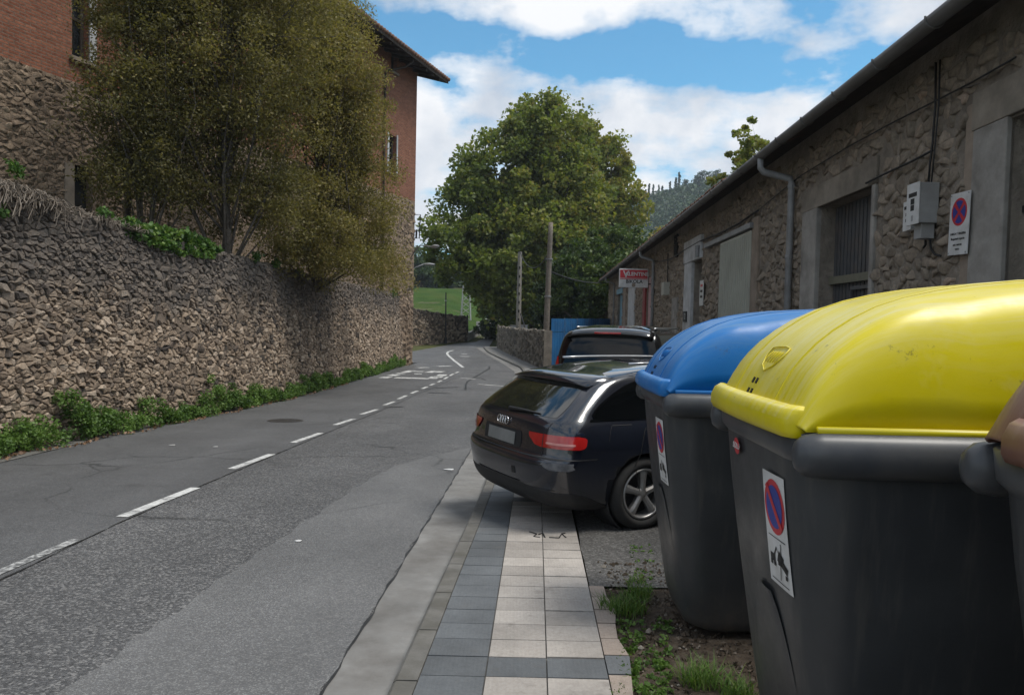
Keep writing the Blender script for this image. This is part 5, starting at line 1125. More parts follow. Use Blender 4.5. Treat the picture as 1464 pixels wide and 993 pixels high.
    for t, k, dx in ((.0, .92, .05), (.012, 1, .022), (.05, 1, .006), (.3, 1, -.004), (.5, 1, -.008), (.72, 1, -.004), (.95, 1, .006), (.988, .95, .025), (1, .8, .05)):
        rows.append([(-.035 + (x + .035) * k + dx, .05 + (BW - .06) * t * lipk, 1.38 + (z - 1.38) * k) for x, z in pr])
    m = MB(); m.grid(rows, wrap=True); m.f += [tuple(range(7)), tuple(8 * 7 + k for k in range(7))]; lp = m.build('front_lip', lidm, ld, True, Z)
    if logo:                                          # moulded crest and two pairs of slots on the barrel
        def LP(u, v): x = .058 + v * .034; return lid(x, .52 + u * .10, .002)
        m = MB(); m.tube([LP(u, v) for u, v in ((-.9, .9), (-.3, 1.05), (.3, 1.0), (.9, .85), (.95, .2), (.6, -.5), (0, -.85), (-.6, -.5), (-.95, .2), (-.9, .9))], .0028, 5); m.build('moulded_crest', lidm, ld, True, Z)
        for u in (-.55, -.3, 0, .28, .55): MB().tube([LP(u, -.3), LP(u + .05, .1), LP(u - .04, .55)], .0022, 4).build('moulded_mark', lidm, ld, True, Z)
        for x in (-.012, .006):
            for q in (.53, .57): MB().add([lid(x, q, .0025), lid(x, q + .016, .0025), lid(x + .009, q + .016, .0025), lid(x + .009, q, .0025), lid(x, q, -.002), lid(x, q + .016, -.002), lid(x + .009, q + .016, -.002), lid(x + .009, q, -.002)], [(0, 1, 2, 3), (4, 7, 6, 5), (0, 4, 5, 1), (1, 5, 6, 2), (2, 6, 7, 3), (3, 7, 4, 0)]).build('slot', M_BLK, ld, False, Z)
    def patch(u0, u1, z0, z1, off, mat, name, nn=8):
        m = MB(); m.grid([[bin_front(u, z, off) for u in np.linspace(u0, u1, nn)] for z in np.linspace(z0, z1, nn + 4)]); return m.build(name, mat, r, True, Z)
    if sticker:
        u0, u1, z0, z1 = .165, .335, .83, 1.19; uc = (u0 + u1) / 2; zc_ = 1.085; rad = .078
        st = patch(u0, u1, z0, z1, .003, M_WHITE, 'sticker')
        def sdisc(rad_, off, mat, name):
            m = MB(); vs = [bin_front(uc, zc_, off)] + [bin_front(uc + rad_ * math.cos(t), zc_ + rad_ * 1.12 * math.sin(t), off) for t in np.linspace(0, 2 * math.pi, 30, endpoint=False)]
            m.add(vs, [(0, 1 + k, 1 + (k + 1) % 30) for k in range(30)]); o = m.build(name, mat, st, False, Z)
        sdisc(rad, .0042, M_RED, 'red_roundel'); sdisc(rad * .78, .0054, M_BLUE, 'blue_disc')
        def bar(p, q, w, off, mat, name):
            p = Vector((p[0], p[1], 0)); q = Vector((q[0], q[1], 0)); d = (q - p).normalized(); nrm = Vector((-d.y, d.x, 0)) * w / 2; rows = []
            for t in np.linspace(0, 1, 7): c = p.lerp(q, t); rows.append([bin_front(c.x - nrm.x, c.y - nrm.y, off), bin_front(c.x + nrm.x, c.y + nrm.y, off)])
            MB().grid(rows).build(name, mat, st, False, Z)
        bar((uc + .052, zc_ + .064), (uc - .052, zc_ - .064), .020, .0066, M_RED, 'red_slash')
        for z in (.985, .845): bar((u0 + .02, z), (u1 - .02, z), .003, .0045, M_BLK, 'printed_line')
        # tow truck lifting a car, printed in black
        bar((u1 - .022, .915), (u1 - .06, .915), .026, .0045, M_BLK, 'tow_truck'); bar((u1 - .05, .92), (u1 - .075, .955), .007, .0045, M_BLK, 'tow_arm'); bar((uc + .005, .925), (u0 + .02, .895), .026, .0045, M_BLK, 'towed_car'); bar((uc - .005, .942), (u0 + .045, .925), .014, .0045, M_BLK, 'towed_car_roof')
        for (u, z) in ((u1 - .03, .897), (u1 - .055, .897), (uc - .005, .908), (u0 + .03, .876)): bar((u - .008, z), (u + .008, z), .014, .0052, M_BLK, 'printed_wheel')
        if dot: bar((u0 + .055, .975), (u0 + .075, .855), .005, .006, M_BLK, 'scribble'); bar((u0 + .09, .95), (u0 + .03, .90), .004, .006, M_BLK, 'scribble')
    if dot:
        m = MB(); vs = [bin_front(.62, 1.215, .004)] + [bin_front(.62 + .038 * math.cos(t), 1.215 + .03 * math.sin(t), .004) for t in np.linspace(0, 2 * math.pi, 20, endpoint=False)]; m.add(vs, [(0, 1 + k, 1 + (k + 1) % 20) for k in range(20)]); dt = m.build('red_sticker', M_RED, r, False, Z)
        c = bin_front(.62, 1.215, .0055); me = text_on('SOLO', .03, M_WHITE, None, c, (0, -1, 0), (.06, 0, 1), .0008); put('lettering', me, dt, Z)
    return r
def binz(x, y): return prof_s(y) + PAVE - .025
YB = (.83, 2.06); yb_ = make_bin((YB[0], YB[1], binz(*YB)), R(-.5), M_YEL, 'large grey recycling bin with bright yellow domed lid and a no-parking sticker', True, True); yb_.scale.z = 1.0
BB = (.835, 3.88); make_bin((BB[0], BB[1], binz(*BB)), R(-.5), M_BLU, 'large grey recycling bin with blue domed lid between the dark car and the yellow-lidded bin', True, False)
# brown-lidded bin beside the camera, set a little farther back
GB = (1.065, .79); make_bin((GB[0], GB[1], binz(*GB)), R(-.5), M_BRN, 'large grey bin with a brown domed lid standing beside the yellow-lidded bin', False, False, False, .87)

# ------------------------------------------------------------------ vehicles
class Car:
    """body as stacked plan outlines: tables of (z, value)"""
    def __init__(s, xr, xf, hw, cr, cf, nr=2.7, bow=.05):
        T = lambda t: pchip(*zip(*t)); s.xr, s.xf, s.hw, s.cr, s.cf = T(xr), T(xf), T(hw), T(cr), T(cf); s.nr = nr; s.cache = {}
    def outline(s, z):
        k = round(z, 4)
        if k in s.cache: return s.cache[k]
        xr, xf, w, cr, cf = s.xr(z), s.xf(z), s.hw(z), s.cr(z), s.cf(z); P = []
        for t in np.linspace(0, math.pi / 2, 26): P.append((xr + cr * (1 - math.cos(t) ** (2 / s.nr)), w * math.sin(t) ** (2 / s.nr)))
        ta = []
        for u in np.linspace(0, 1, 26)[1:-1]: P.append((xr + cr + (xf - cf - xr - cr) * u, w * (1 + .0 * u)))
        for t in np.linspace(math.pi / 2, 0, 20): P.append((xf - cf * (1 - math.cos(t) ** (2 / 2.4)), w * math.sin(t) ** (2 / 2.4)))
        P = np.array(P); d = np.r_[0, np.cumsum(np.hypot(*np.diff(P, axis=0).T))]; s.cache[k] = (P, d); return P, d
    def pt(s, a, z, off=0.0, side=-1):             # a = arc distance from the middle of the tail; side -1 = right flank
        P, d = s.outline(z); f = lambda q: np.array([np.interp(q, d, P[:, 0]), np.interp(q, d, P[:, 1])]); p = f(a); t = f(a + .01) - f(a - .01 if a > .01 else a); t = t / max(1e-9, np.hypot(*t)); n = np.array([-t[1], t[0]])
        return (p[0] + n[0] * off, side * (p[1] + n[1] * off), z)
    def body(s, zs, mat, parent, wheels, wr):
        cols = None; rows = []
        for z in zs:
            P, d = s.outline(z); q = [(x, -y, z) for x, y in P] + [(x, y, z) for x, y in P[::-1][1:-1]]; rows.append(q)
        m = MB(); m.grid(rows, wrap=True); n = len(rows[0]); m.f += [tuple(range(n))[::-1], tuple((len(zs) - 1) * n + k for k in range(n))]
        o = m.build('body', mat, parent, True, (0, 0, 0)); cut = MB()
        for (wx, wz, hw) in wheels:
            for sg in (-1, 1): cut.cyl((wx, sg * (hw - .30), wz), (wx, sg * (hw + .3), wz), wr, 40)
        c = cut.build('arch_cutter', M_PLAS, parent, False, (0, 0, 0)); b = o.modifiers.new('arches', 'BOOLEAN'); b.operation = 'DIFFERENCE'; b.object = c; b.solver = 'EXACT'
        dg = bpy.context.evaluated_depsgraph_get(); me = bpy.data.meshes.new_from_object(o.evaluated_get(dg)); o.modifiers.clear(); old = o.data; o.data = me; bpy.data.meshes.remove(old); bpy.data.objects.remove(c)
        if len(me.materials) == 0: me.materials.append(mat)
        me.materials[0] = mat
        if len(me.materials) > 1: me.materials[1] = M_PLAS
        return o
    def patch(s, name, rows, mat, parent, off=.004, side=-1, nn=12, edge=.0, smooth=True):   # rows: (z, a0, a1)
        m = MB(); zz, a0, a1 = zip(*rows); f0, f1 = pchip(zz, a0), pchip(zz, a1); G = []
        for z in np.linspace(zz[0], zz[-1], max(8, 2 * len(zz))):
            G.append([s.pt(f0(z) + (f1(z) - f0(z)) * t, z, off, side) if f0(z) + (f1(z) - f0(z)) * t >= 0 else s.pt(-(f0(z) + (f1(z) - f0(z)) * t), z, off, -side) for t in np.linspace(0, 1, nn)])
        m.grid(G)
        o = m.build(name, mat, parent, smooth, (0, 0, 0)); return o
def wheel(parent, x, y, z, r, w, side, spokes=5, rim=None):
    wr = empty('wheel', (x, y, z), 0, world=False); wr.parent = parent; o = (0, 0, 0); s = side; ax = (0, s, 0)
    m = MB(); R0 = rim or r * .70; m.lathe([(R0, -.08), (R0 + .02, -w / 2 - .0), (r - .05, -w / 2 - .008), (r - .012, -w / 2 + .02), (r, -w / 2 + .05), (r, w / 2 - .05), (r - .012, w / 2 - .02), (r - .05, w / 2 + .008), (R0 + .02, w / 2), (R0, w / 2 - .02)], o, ax, 48, True); m.build('tyre', M_TYRE, wr, True, (0, 0, 0))
    m = MB(); m.lathe([(R0 - .002, w / 2 - .012), (R0 - .014, w / 2 - .006), (R0 - .026, w / 2 - .02), (R0 - .034, w / 2 - .08), (R0 - .05, -.05), (R0, -.08)], o, ax, 48, True); m.build('rim', M_ALLOY, wr, True, (0, 0, 0))
    m = MB(); m.lathe([(.0, .0), (R0 - .03, .0), (R0 - .03, -.03), (0, -.03)], o, ax, 32); m.build('brake_disc', M_BLACKI, wr, False, (0, 0, 0))
    m = MB(); m.lathe([(.0, w / 2 - .02), (.035, w / 2 - .022), (.055, w / 2 - .035), (.06, w / 2 - .07)], o, ax, 24); m.build('hub_cap', M_ALLOY, wr, True, (0, 0, 0))
    for k in range(spokes):
        a = 2 * math.pi * k / spokes + .31; d = Vector((math.cos(a), 0, math.sin(a))); e = Vector((-math.sin(a), 0, math.cos(a))); m = MB(); rows = []
        for q, hw_, yy in ((.03, .030, w / 2 - .034), (R0 * .45, .028, w / 2 - .030), (R0 * .8, .036, w / 2 - .026), (R0 - .02, .048, w / 2 - .03)):
            c = d * q + Vector((0, s * yy, 0)); rows.append([c - e * hw_, c - e * hw_ * .35 + Vector((0, s * .014, 0)), c + e * hw_ * .35 + Vector((0, s * .014, 0)), c + e * hw_, c + e * hw_ * .8 - Vector((0, s * .045, 0)), c - e * hw_ * .8 - Vector((0, s * .045, 0))])
        m.grid(rows, wrap=True); m.build('spoke', M_ALLOY, wr, False, (0, 0, 0))
    return wr
def zlev(a, b, n, extra=()): return sorted(set([round(v, 4) for v in np.linspace(a, b, n)] + list(extra)))
def estate(loc, rz):
    r = empty('parked_car', loc, rz, world=False); tag(r, 'dark blue estate car parked nose-in with its tail over the pavement', 'car'); Z = (0, 0, 0)
    c = Car(xr=[(.20, .22), (.26, .10), (.34, .045), (.46, .015), (.58, .0), (.64, .015), (.67, .05), (.72, .062), (.82, .072), (.90, .085), (.955, .105), (.99, .14), (1.10, .27), (1.20, .40), (1.27, .50), (1.32, .64), (1.37, .90), (1.41, 1.25), (1.432, 1.65)],
            xf=[(.20, 4.40), (.3, 4.62), (.5, 4.70), (.65, 4.66), (.72, 4.55), (.80, 4.25), (.90, 3.75), (.96, 3.5), (1.02, 3.36), (1.2, 2.98), (1.34, 2.62), (1.40, 2.38), (1.432, 2.0)],
            hw=[(.20, .80), (.28, .86), (.45, .898), (.62, .91), (.74, .913), (.86, .898), (.93, .872), (.97, .848), (1.1, .785), (1.22, .725), (1.32, .665), (1.38, .595), (1.415, .50), (1.432, .36)],
            cr=[(.20, .42), (.5, .40), (.66, .36), (.9, .36), (1.0, .36), (1.2, .34), (1.35, .34), (1.432, .35)], cf=[(.20, .8), (.7, .9), (.95, .7), (1.2, .55), (1.432, .5)], nr=2.9)
    WX_ = [(1.02, .318, .91), (3.83, .318, .91)]
    c.body(zlev(.20, 1.432, 44, (.655, .665, .675)), M_PAINT_CAR, r, WX_, .362)
    for wx, wz, hw in WX_:
        for sg in (-1, 1): wheel(r, wx, sg * .79, wz, .322, .225, sg)
        for sg in (-1, 1):
            m = MB(); m.lathe([(.362, -.28), (.362, .0), (.352, .0), (.352, -.28)], (wx, sg * .84, wz), (0, sg, 0), 40, True)
            if True: m.build('wheel_arch', M_PLAS, r, True, Z)
    # rear window, side windows
    gw = c.patch('rear_window', [(.985, -.70, .70), (1.02, -.705, .705), (1.15, -.67, .67), (1.22, -.63, .63), (1.268, -.59, .59)], M_GLS2, r, .005, nn=26)
    for sd_ in (-1, 1):
        c.patch('side_window', [(.985, 1.16, 3.25), (1.03, 1.06, 3.20), (1.12, 1.03, 3.02), (1.22, 1.06, 2.80), (1.30, 1.14, 2.55), (1.335, 1.26, 2.40)], M_GLS, r, .006, sd_, 24)
        c.patch('window_trim', [(.968, 1.02, 3.45), (.985, 1.00, 3.42)], M_GLS, r, .008, sd_, 30)
        c.patch('quarter_frame', [(.985, 1.04, 1.16), (1.03, .96, 1.06), (1.12, .94, 1.03), (1.22, .965, 1.06), (1.30, 1.03, 1.14), (1.345, 1.15, 1.28)], M_GLS, r, .008, sd_, 6)
        # lamps wrap round the corner
        tl_ = c.patch('tail_light', [(.742, .64, 1.00), (.748, .58, 1.03), (.78, .525, 1.055), (.818, .475, 1.055), (.845, .465, 1.02), (.851, .47, .97)], M_TAIL, r, .010, sd_, 20)
        c.patch('lamp_strip', [(.772, .70, .955), (.782, .69, .96), (.79, .70, .955)], M_TAIL2, tl_, .0125, sd_, 12)
        c.patch('lamp_divider', [(.745, .652, .662), (.849, .652, .660)], M_PLAS, tl_, .0122, sd_, 3)
        MB().tube([(x, sd_ * (.60 - .04 * abs(x - 1.9)), 1.418 + .028 * math.sin(max(0, min(1, (x - .95) / 1.9)) * math.pi) ** .3) for x in np.linspace(1.05, 2.85, 12)], .012, 6).build('roof_rail', M_SILV, r, True, Z)
        m = MB(); m.tube([(3.25, sd_ * .84, .97), (3.2, sd_ * .95, 1.0)], .03, 6); m.build('mirror_stalk', M_PLAS, r, True, Z)
        m = MB(); m.lathe([(.0, -.09), (.07, -.07), (.085, 0), (.06, .07), (0, .09)], (3.22, sd_ * 1.0, 1.03), (0, 1, 0), 14); m.build('mirror', M_PAINT_CAR, r, True, Z)
        hd = MB(); hd.obox((2.05, sd_ * .905, .86), (.10, 0, 0), (0, .018, 0), (0, 0, .014)); bevel(hd.build('door_handle', M_PAINT_CAR, r, False, Z), .008)
        for a_ in (1.62, 2.62): c.patch('door_gap', [(.30, a_ + .0, a_ + .008), (.97, a_ + .02, a_ + .028)], M_BLK, r, .003, sd_, 2)
    # tailgate gaps, plate recess, emblem, wiper, spoiler, lower bumper
    c.patch('bumper_gap', [(.652, -1.2, 1.2), (.662, -1.2, 1.2)], M_BLK, r, .003, nn=40)
    for sd_ in (-1, 1): c.patch('tailgate_gap', [(.665, .655, .662), (.80, .655, .662), (.95, .70, .707), (.985, .735, .742)], M_BLK, r, .003, sd_, 2)
    c.patch('plate_recess', [(.69, -.34, .34), (.72, -.36, .36), (.825, -.35, .35), (.835, -.34, .34)], M_PLAS, r, .004, nn=16)
    c.patch('number_plate', [(.705, -.26, .26), (.815, -.26, .26)], M_PLATE, r, .012, nn=14)
    c.patch('lower_bumper', [(.205, -1.16, 1.16), (.25, -1.16, 1.16), (.33, -1.08, 1.08), (.40, -.72, .72), (.415, -.4, .4)], M_PLAS, r, .006, nn=40)
    for k in range(4):
        a = (k - 1.5) * .048; ctr = c.pt(abs(a), .895, .012, -1 if a > 0 else 1); q = [(ctr[0] - .001 + .10 * (.0), ctr[1] + .033 * math.cos(t), ctr[2] + .033 * math.sin(t)) for t in np.linspace(0, 2 * math.pi, 20)]; MB().tube([(x + (z - .895) * .12, y, z) for x, y, z in q], .0055, 6, False).build('emblem_ring', M_CHROME, r, True, Z)
    m = MB(); b0 = Vector(c.pt(.02, 1.0, .02)); b1 = Vector(c.pt(.50, 1.005, .016)); m.tube([b0, b0.lerp(b1, .5) + Vector((-.012, 0, .006)), b1], [.020, .012, .007], 6); m.build('rear_wiper', M_PLAS, r, True, Z)
    m = MB(); rows = []
    for t in np.linspace(-1, 1, 19):
        y = .655 * t; dx = .09 * abs(t) ** 3; q_ = .012 * t * t + .02 * abs(t) ** 5; rows.append([(.44 + dx, y, 1.268 - q_), (.435 + dx, y, 1.284 - q_), (.62 + dx, y, 1.335 - q_), (.95 + dx, y, 1.385 - q_ * 1.5), (.95 + dx, y, 1.30 - q_), (.55 + dx, y, 1.255 - q_)])
    m.grid(rows, wrap=True); m.f += [tuple(range(6)), tuple(18 * 6 + k for k in range(6))]; m.build('roof_spoiler', M_PAINT_CAR, r, True, Z)
    c.patch('fuel_flap_gap', [(.80, 1.28, 1.285), (.93, 1.27, 1.275)], M_BLK, r, .003, -1, 2); c.patch('fuel_flap_gap', [(.928, 1.275, 1.48), (.934, 1.275, 1.48)], M_BLK, r, .003, -1, 6)
    M_SCR = M_noise('scraped_paint', (.03, .035, .045), (.16, .16, .165), 14, .6, .2, 60); c.patch('scrape', [(.565, .80, .96), (.585, .74, 1.02), (.60, .72, 1.0), (.63, .76, 1.0)], M_SCR, r, .003, -1, 8)
    c.patch('tow_cover', [(.47, .30, .36), (.53, .30, .36)], M_PLAS, r, .003, -1, 4)
    m = MB(); m.box((.30, -.62, .20), (4.3, .62, .26)); m.build('underbody', M_BLK, r, False, Z); return r
ay = R(28); WCx, WCy = 1.135, 6.52                  # right rear wheel (axle end) in plan
ax_ = Vector((math.cos(ay), math.sin(ay), 0)); rt_ = Vector((math.sin(ay), -math.cos(ay), 0)); cl = Vector((WCx, WCy, 0)) - ax_ * 1.02 - rt_ * .79
car = estate((cl.x, cl.y, prof_s(6.6) + PAVE - .005), ay); car.rotation_euler = (0, R(.4), ay)
def van(loc, rz, mat, label, H=1.92, red=True, name='parked_van'):
    r = empty(name, loc, rz, world=False); tag(r, label, 'van'); Z = (0, 0, 0); k = H / 1.92
    c = Car(xr=[(.25, .15), (.32, .05), (.5, .0), (.62, .01), (.66, .06), (.9, .07), (1.05, .085), (1.3, .15), (1.6, .235), (1.74, .285), (1.82, .34), (1.88, .48), (H, .85)], xf=[(.25, 4.6), (.4, 4.85), (.7, 4.88), (.9, 4.75), (1.02, 4.4), (1.12, 3.95), (1.3, 3.65), (1.6, 3.2), (1.8, 2.8), (H, 2.2)],
            hw=[(.25, .86), (.4, .93), (.7, .955), (1.0, .945), (1.2, .915), (1.5, .865), (1.72, .815), (1.82, .755), (1.88, .66), (H, .45)], cr=[(.25, .30), (.7, .26), (1.2, .24), (1.8, .25), (H, .35)], cf=[(.25, .7), (1.0, .8), (1.5, .5), (H, .5)], nr=3.4)
    WX_ = [(1.05, .33, .95), (4.1, .33, .95)]; c.body(zlev(.25, H, 40), mat, r, WX_, .385)
    for wx, wz, hw in WX_:
        for sg in (-1, 1): wheel(r, wx, sg * .83, wz, .335, .22, sg)
    c.patch('rear_window', [(1.10, -.74, .74), (1.2, -.755, .755), (1.5, -.79, .79), (1.70, -.74, .74), (1.765, -.70, .70)], M_GLS, r, .006, nn=30)
    for sd_ in (-1, 1):
        c.patch('side_window', [(1.10, 1.25, 2.45), (1.4, 1.22, 2.45), (1.70, 1.25, 2.45)], M_GLS, r, .006, sd_, 14); c.patch('front_side_window', [(1.10, 2.6, 4.3), (1.4, 2.6, 4.0), (1.70, 2.6, 3.6)], M_GLS, r, .006, sd_, 14)
        t = c.patch('tail_light', [(.90, .80, 1.02), (1.0, .79, 1.03), (1.3, .82, 1.02), (1.42, .85, 1.0)], M_TAIL, r, .012, sd_, 10); c.patch('lamp_strip', [(1.05, .82, 1.0), (1.16, .82, 1.0)], M_WHITE, t, .014, sd_, 6)
        MB().tube([(x, sd_ * .66, H - .045 + .0) for x in np.linspace(.7, 3.0, 8)], .018, 6).build('roof_rail', M_SILV, r, True, Z)
        m = MB(); m.lathe([(.0, -.10), (.08, -.08), (.10, 0), (.07, .08), (0, .10)], (3.75, sd_ * 1.08, 1.2), (0, 1, 0), 14); m.build('mirror', M_PLAS, r, True, Z); MB().tube([(3.75, sd_ * .93, 1.12), (3.75, sd_ * 1.0, 1.17)], .035, 6).build('mirror_stalk', M_PLAS, r, True, Z)
    c.patch('number_plate', [(.75, -.26, .26), (.86, -.26, .26)], M_PLATE, r, .012, nn=12); c.patch('bumper', [(.28, -1.12, 1.12), (.45, -1.12, 1.12), (.63, -1.12, 1.12)], M_PLAS, r, .014, nn=40)
    m = MB(); rows = []
    for t in np.linspace(-1, 1, 15):
        y = .72 * t; dx = .07 * abs(t) ** 3; dz = -.06 * abs(t) ** 3; rows.append([(.22 + dx, y, H - .145 + dz), (.22 + dx, y, H - .115 + dz), (.40 + dx, y, H - .05 + dz), (.8 + dx, y, H - .006 + dz), (.8 + dx, y, H - .1 + dz), (.4 + dx, y, H - .16 + dz)])
    m.grid(rows, wrap=True); m.f += [tuple(range(6)), tuple(14 * 6 + q for q in range(6))]; spz = m.build('roof_spoiler', mat, r, True, Z)
    if red:
        m = MB(); m.box((.208, -.22, H - .142), (.24, .22, H - .112)); bevel(m.build('brake_light', M_TAIL, spz, True, Z), .006)
    m = MB(); b0 = Vector(c.pt(.02, 1.12, .02)); b1 = Vector(c.pt(.55, 1.16, .016)); m.tube([b0, b1], [.02, .008], 6); m.build('rear_wiper', M_PLAS, r, True, Z)
    m = MB(); m.box((.3, -.7, .22), (4.5, .7, .3)); m.build('underbody', M_BLK, r, False, Z); return r
av = R(68); nr_ = at(951, 480, 11.6); ax_ = Vector((math.cos(av), math.sin(av), 0)); rt_ = Vector((math.sin(av), -math.cos(av), 0)); vl = Vector((nr_.x, 11.6, 0)) - rt_ * .93 - ax_ * .2
van((vl.x, vl.y, prof_s(12) + PAVE - .005), av, M_PAINT_VAN, 'black van with wide dark rear window parked past the blue-lidded bin', 1.95)
lf = at(788.5, 500, 15.2); vl = Vector((lf.x, 15.2, 0)) + rt_ * .95
van((vl.x, vl.y, prof_s(15.5) + PAVE - .005), av, M_PAINT_CAR3, 'charcoal van mostly hidden behind the black van', 1.93, False)

# ------------------------------------------------------------------ plants
rng = np.random.default_rng(77)
def cover(name, C, rad, n, size, mat, label, cat, kind='stuff', asp=1.5, tone0=None):
    V, Q, T = leaves(np.array(C), np.array(rad), n, size, rng, asp=asp, tone0=tone0); o = put(name, np_mesh(name, V, Q, mat, T)); tag(o, label, cat, kind=kind); return o
C = []; Rd = []; tn = []
for s in np.arange(.5, WL - .2, .10):
    p = wa + wdir * s; hgt = .30 + .22 * math.sin(s * 1.7) * math.sin(s * .63 + 1) + .10 * math.sin(s * 5.1)
    if rng.random() < .16 + .22 * math.sin(s * 2.9) * math.sin(s * .77): continue
    for k in range(3):
        o_ = rng.uniform(.05, .42) * wid(s) / WOFF; h_ = max(.05, 1.2 * hgt * rng.uniform(.1, 1.15) * (1.15 - o_ * 1.1) * (1 if s < 12 else .8)); q = p + wn * o_; C.append((q.x, q.y, prof_s(q.y) + .03 + h_)); Rd.append((.13, .13, .12)); tn.append(.45 + .25 * math.sin(s * 2.3 + k) + rng.normal(0, .1))
cover('roadside_weeds', C, Rd, 70000, .042, L_WEED, 'band of green weeds growing along the foot of the garden wall', 'weeds', tone0=np.array(tn))
# ivy on top of the wall
sI0, sI1 = on_plane(190, 320, (wa.x, wa.y), (wdir.x, wdir.y))[0], on_plane(318, 350, (wa.x, wa.y), (wdir.x, wdir.y))[0]; C = []; Rd = []
for s in np.arange(sI0, sI1, .06):
    for k in range(3): q = wplace(s, wh(s) + rng.uniform(-.28, .22) * (1 - abs((s - sI0) / (sI1 - sI0) - .55)) , rng.uniform(-.15, .10)); C.append(q); Rd.append((.14, .14, .10))
cover('ivy', C, Rd, 5200, .085, L_IVY, 'bright green ivy mat hanging over the top of the garden wall', 'ivy', None, 1.1)
for px, py, w, lb in ((160, 306, .16, 'small green sprout on the wall top left of the ivy'), (372, 366, .25, 'leafy green patch on the wall top right of the ivy'), (400, 378, .20, 'green tuft on the wall top below the willow bush'), (10, 296, .18, 'green leafy tuft among the dead vines'), (40, 245, .14, 'pale sprig standing above the dead vines'), (30, 238, .12, 'taller pale sprig above the dead vines at the wall end'), (432, 388, .22, 'small green patch on the wall top near the willow branches'), (566, 418, .35, 'yellow-green tuft where the wall meets the brick corner')):
    s_, z_ = on_plane(px, py, (wa.x, wa.y), (wdir.x, wdir.y)); q = wa + wdir * s_ - wn * .12; C = [(q.x + rng.normal(0, w * .22), q.y + rng.normal(0, w * .28), z_ + rng.normal(0, w * .22)) for _ in range(14)]; cover('wall_plant', C, [(w * .5,) * 3] * 14, 60 if w < .15 else 220, .06, L_IVY, lb, 'plant', None, 1.3)
# dead vines over the near end of the wall
m = MB(); rv = random.Random(9)
for k in range(1700):
    s = rv.uniform(1.5, 6.6) if rv.random() < .8 else rv.uniform(.6, 9.0); v0 = wh(s) + rv.uniform(-.12, .16) * max(0, 1 - s / 11); P = []; ds = rv.gauss(0, .22); d0 = rv.uniform(-.14, .10); ln = rv.uniform(-.05, .75) ** 1 * max(.25, 1 - s / 10) * (1 if rv.random() < .8 else 1.8)
    for t in np.linspace(0, 1, 6): P.append(wplace(s + ds * t + .05 * math.sin(t * 6 + k), v0 - ln * t * t * .9 + .04 * math.sin(t * 9 + k * 2) , d0 + .16 * math.sin(t * 1.7) * (1 if d0 > -.05 else .9) + .012 * math.sin(k + 5 * t)))
    m.tube(P, rv.uniform(.0035, .0085), 4, False, rv.random())
dv = m.build('dead_vines', L_DEAD, None, True, fix=False); tag(dv, 'tangle of dead brown vines hanging over the high end of the garden wall', 'vines')
# grass tufts and creeping weeds on the soil strip
def tuft(c, n, h, spread, lb):
    V = []; F = []; T = []
    for i in range(n):
        a = rng.uniform(0, 6.28); r_ = spread * rng.random() ** .6; x, y = c.x + r_ * math.cos(a), c.y + r_ * math.sin(a); hh = h * rng.uniform(.4, 1.1); ln = rng.uniform(.25, 1.5) * hh; b = rng.uniform(0, 6.28); w = rng.uniform(.0012, .003); sx, sy = -math.sin(b) * w, math.cos(b) * w; t = rng.random() * .8 + .1; z0 = prof_s(y) + PAVE - .03; k = len(V)
        V += [(x - sx, y - sy, z0), (x + sx, y + sy, z0), (x + math.cos(b) * ln * .4 + sx, y + math.sin(b) * ln * .4 + sy, z0 + hh * .65), (x + math.cos(b) * ln * .4 - sx, y + math.sin(b) * ln * .4 - sy, z0 + hh * .65), (x + math.cos(b) * ln, y + math.sin(b) * ln, z0 + hh), (x + math.cos(b) * ln + sx * .2, y + math.sin(b) * ln, z0 + hh)]; F += [(k, k + 1, k + 2, k + 3), (k + 3, k + 2, k + 5, k + 4)]; T += [t] * 6
    o = put('grass_tuft', np_mesh('grass_tuft', np.array(V), np.array(F), L_GRASS, np.array(T))); tag(o, lb, 'grass', 'grass tufts on the soil strip')
tuft(gnd(892, 868, PAVE), 420, .10, .14, 'thick bright grass tuft at the corner of the worn asphalt'); tuft(gnd(912, 850, PAVE), 200, .11, .08, 'grass tuft just behind the thick corner tuft'); tuft(gnd(1000, 970, PAVE), 260, .11, .09, 'bright grass tuft between the slabs and the yellow-lidded bin'); tuft(gnd(1052, 985, PAVE), 180, .09, .08, 'small grass tuft at the foot of the yellow-lidded bin'); tuft(gnd(912, 828, PAVE), 90, .06, .06, 'low weedy tuft in the cracked asphalt edge')
C = []; Rd = []
for i in range(150):
    p = gnd(rng.uniform(880, 960), rng.uniform(880, 990), PAVE) if i < 110 else gnd(rng.uniform(900, 935), rng.uniform(770, 850), PAVE)
    C.append((p.x, p.y, prof_s(p.y) + PAVE - .015)); Rd.append((.03, .03, .014))
cover('creeping_weeds', C, Rd, 1500, .022, L_WEED, 'low creeping weeds scattered over the bare soil', 'weeds', asp=1.4)
C = []; Rd = []
for i in range(900): y = rng.uniform(2.3, 5.3); x = l3(y) + .12 + rng.random() * .9; C.append((x, y, prof_s(y) + PAVE - .018)); Rd.append((.02, .02, .008))
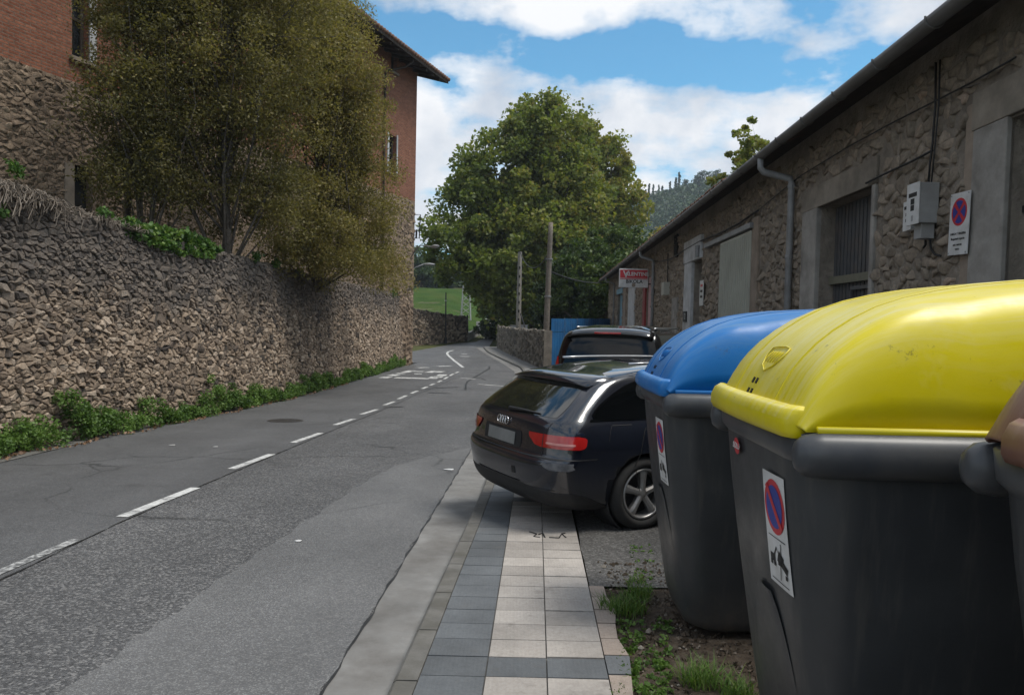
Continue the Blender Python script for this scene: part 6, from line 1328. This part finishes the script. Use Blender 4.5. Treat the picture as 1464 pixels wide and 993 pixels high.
cover('leaf_litter', C, Rd, 2600, .016, leaf_mat('soil_straw', [(0, (.03, .022, .015)), (.8, (.085, .062, .042)), (1, (.16, .13, .09))], .05), 'dry straw and leaf crumbs strewn over the bare soil', 'litter', asp=3.0)
m = MB(); rp = random.Random(4)
for k in range(900):
    y = rp.uniform(2.4, 5.4); x = l3(y) + .10 + rp.random() * (.95 if y < 3.9 else .5); q = rp.uniform(.003, .012) if rp.random() < .9 else rp.uniform(.012, .022); z = prof_s(y) + PAVE - (.022 if y < soil_y else .008)
    vs = [(x + q * math.cos(t) * rp.uniform(.7, 1.2), y + q * math.sin(t) * rp.uniform(.7, 1.2), z) for t in np.linspace(0, 6.28, 5, endpoint=False)] + [(x + q * .2, y, z + q * rp.uniform(.6, 1.1))]
    m.add(vs, [(i_, (i_ + 1) % 5, 5) for i_ in range(5)], rp.random())
tag(m.build('soil_clods', stone_mat('soil_clod', [(0, (.04, .03, .02)), (.7, (.12, .09, .065)), (1, (.30, .27, .23))], scale=40), None, fix=False), 'small clods and pebbles scattered over the bare soil by the bins', 'pebbles', kind='stuff')
C = [(wa + wdir * s + wn * (wid(s) * .55 + .12 * math.sin(s * 3.3)) ) for s in np.arange(.5, 22, .05)]; C = [(p.x, p.y, prof_s(p.y) + .045) for p in C]
cover('fallen_leaves', C, [(.07, .07, .008)] * len(C), 700, .045, leaf_mat('fallen_leaf', [(0, (.10, .05, .025)), (1, (.28, .17, .10))], .1), 'brown fallen leaves lying along the edge of the verge', 'litter', asp=1.4)

# ------------------------------------------------------------------ thin air that pales the far hill
hz = MB().box((-660, -80, -6), (660, 780, 128)).build('haze', None); tag(hz, kind='stuff')
m_ = bpy.data.materials.new('haze_air'); m_.use_nodes = True; t_ = m_.node_tree; t_.nodes.clear()
pv = t_.nodes.new('ShaderNodeVolumePrincipled'); pv.inputs['Color'].default_value = (.80, .89, 1.0, 1); pv.inputs['Density'].default_value = .00032
mo = t_.nodes.new('ShaderNodeOutputMaterial'); L(t_, pv.outputs[0], mo.inputs['Volume']); hz.data.materials.append(m_)
for o in bpy.data.objects:
    if '_org' in o.keys(): del o['_org']
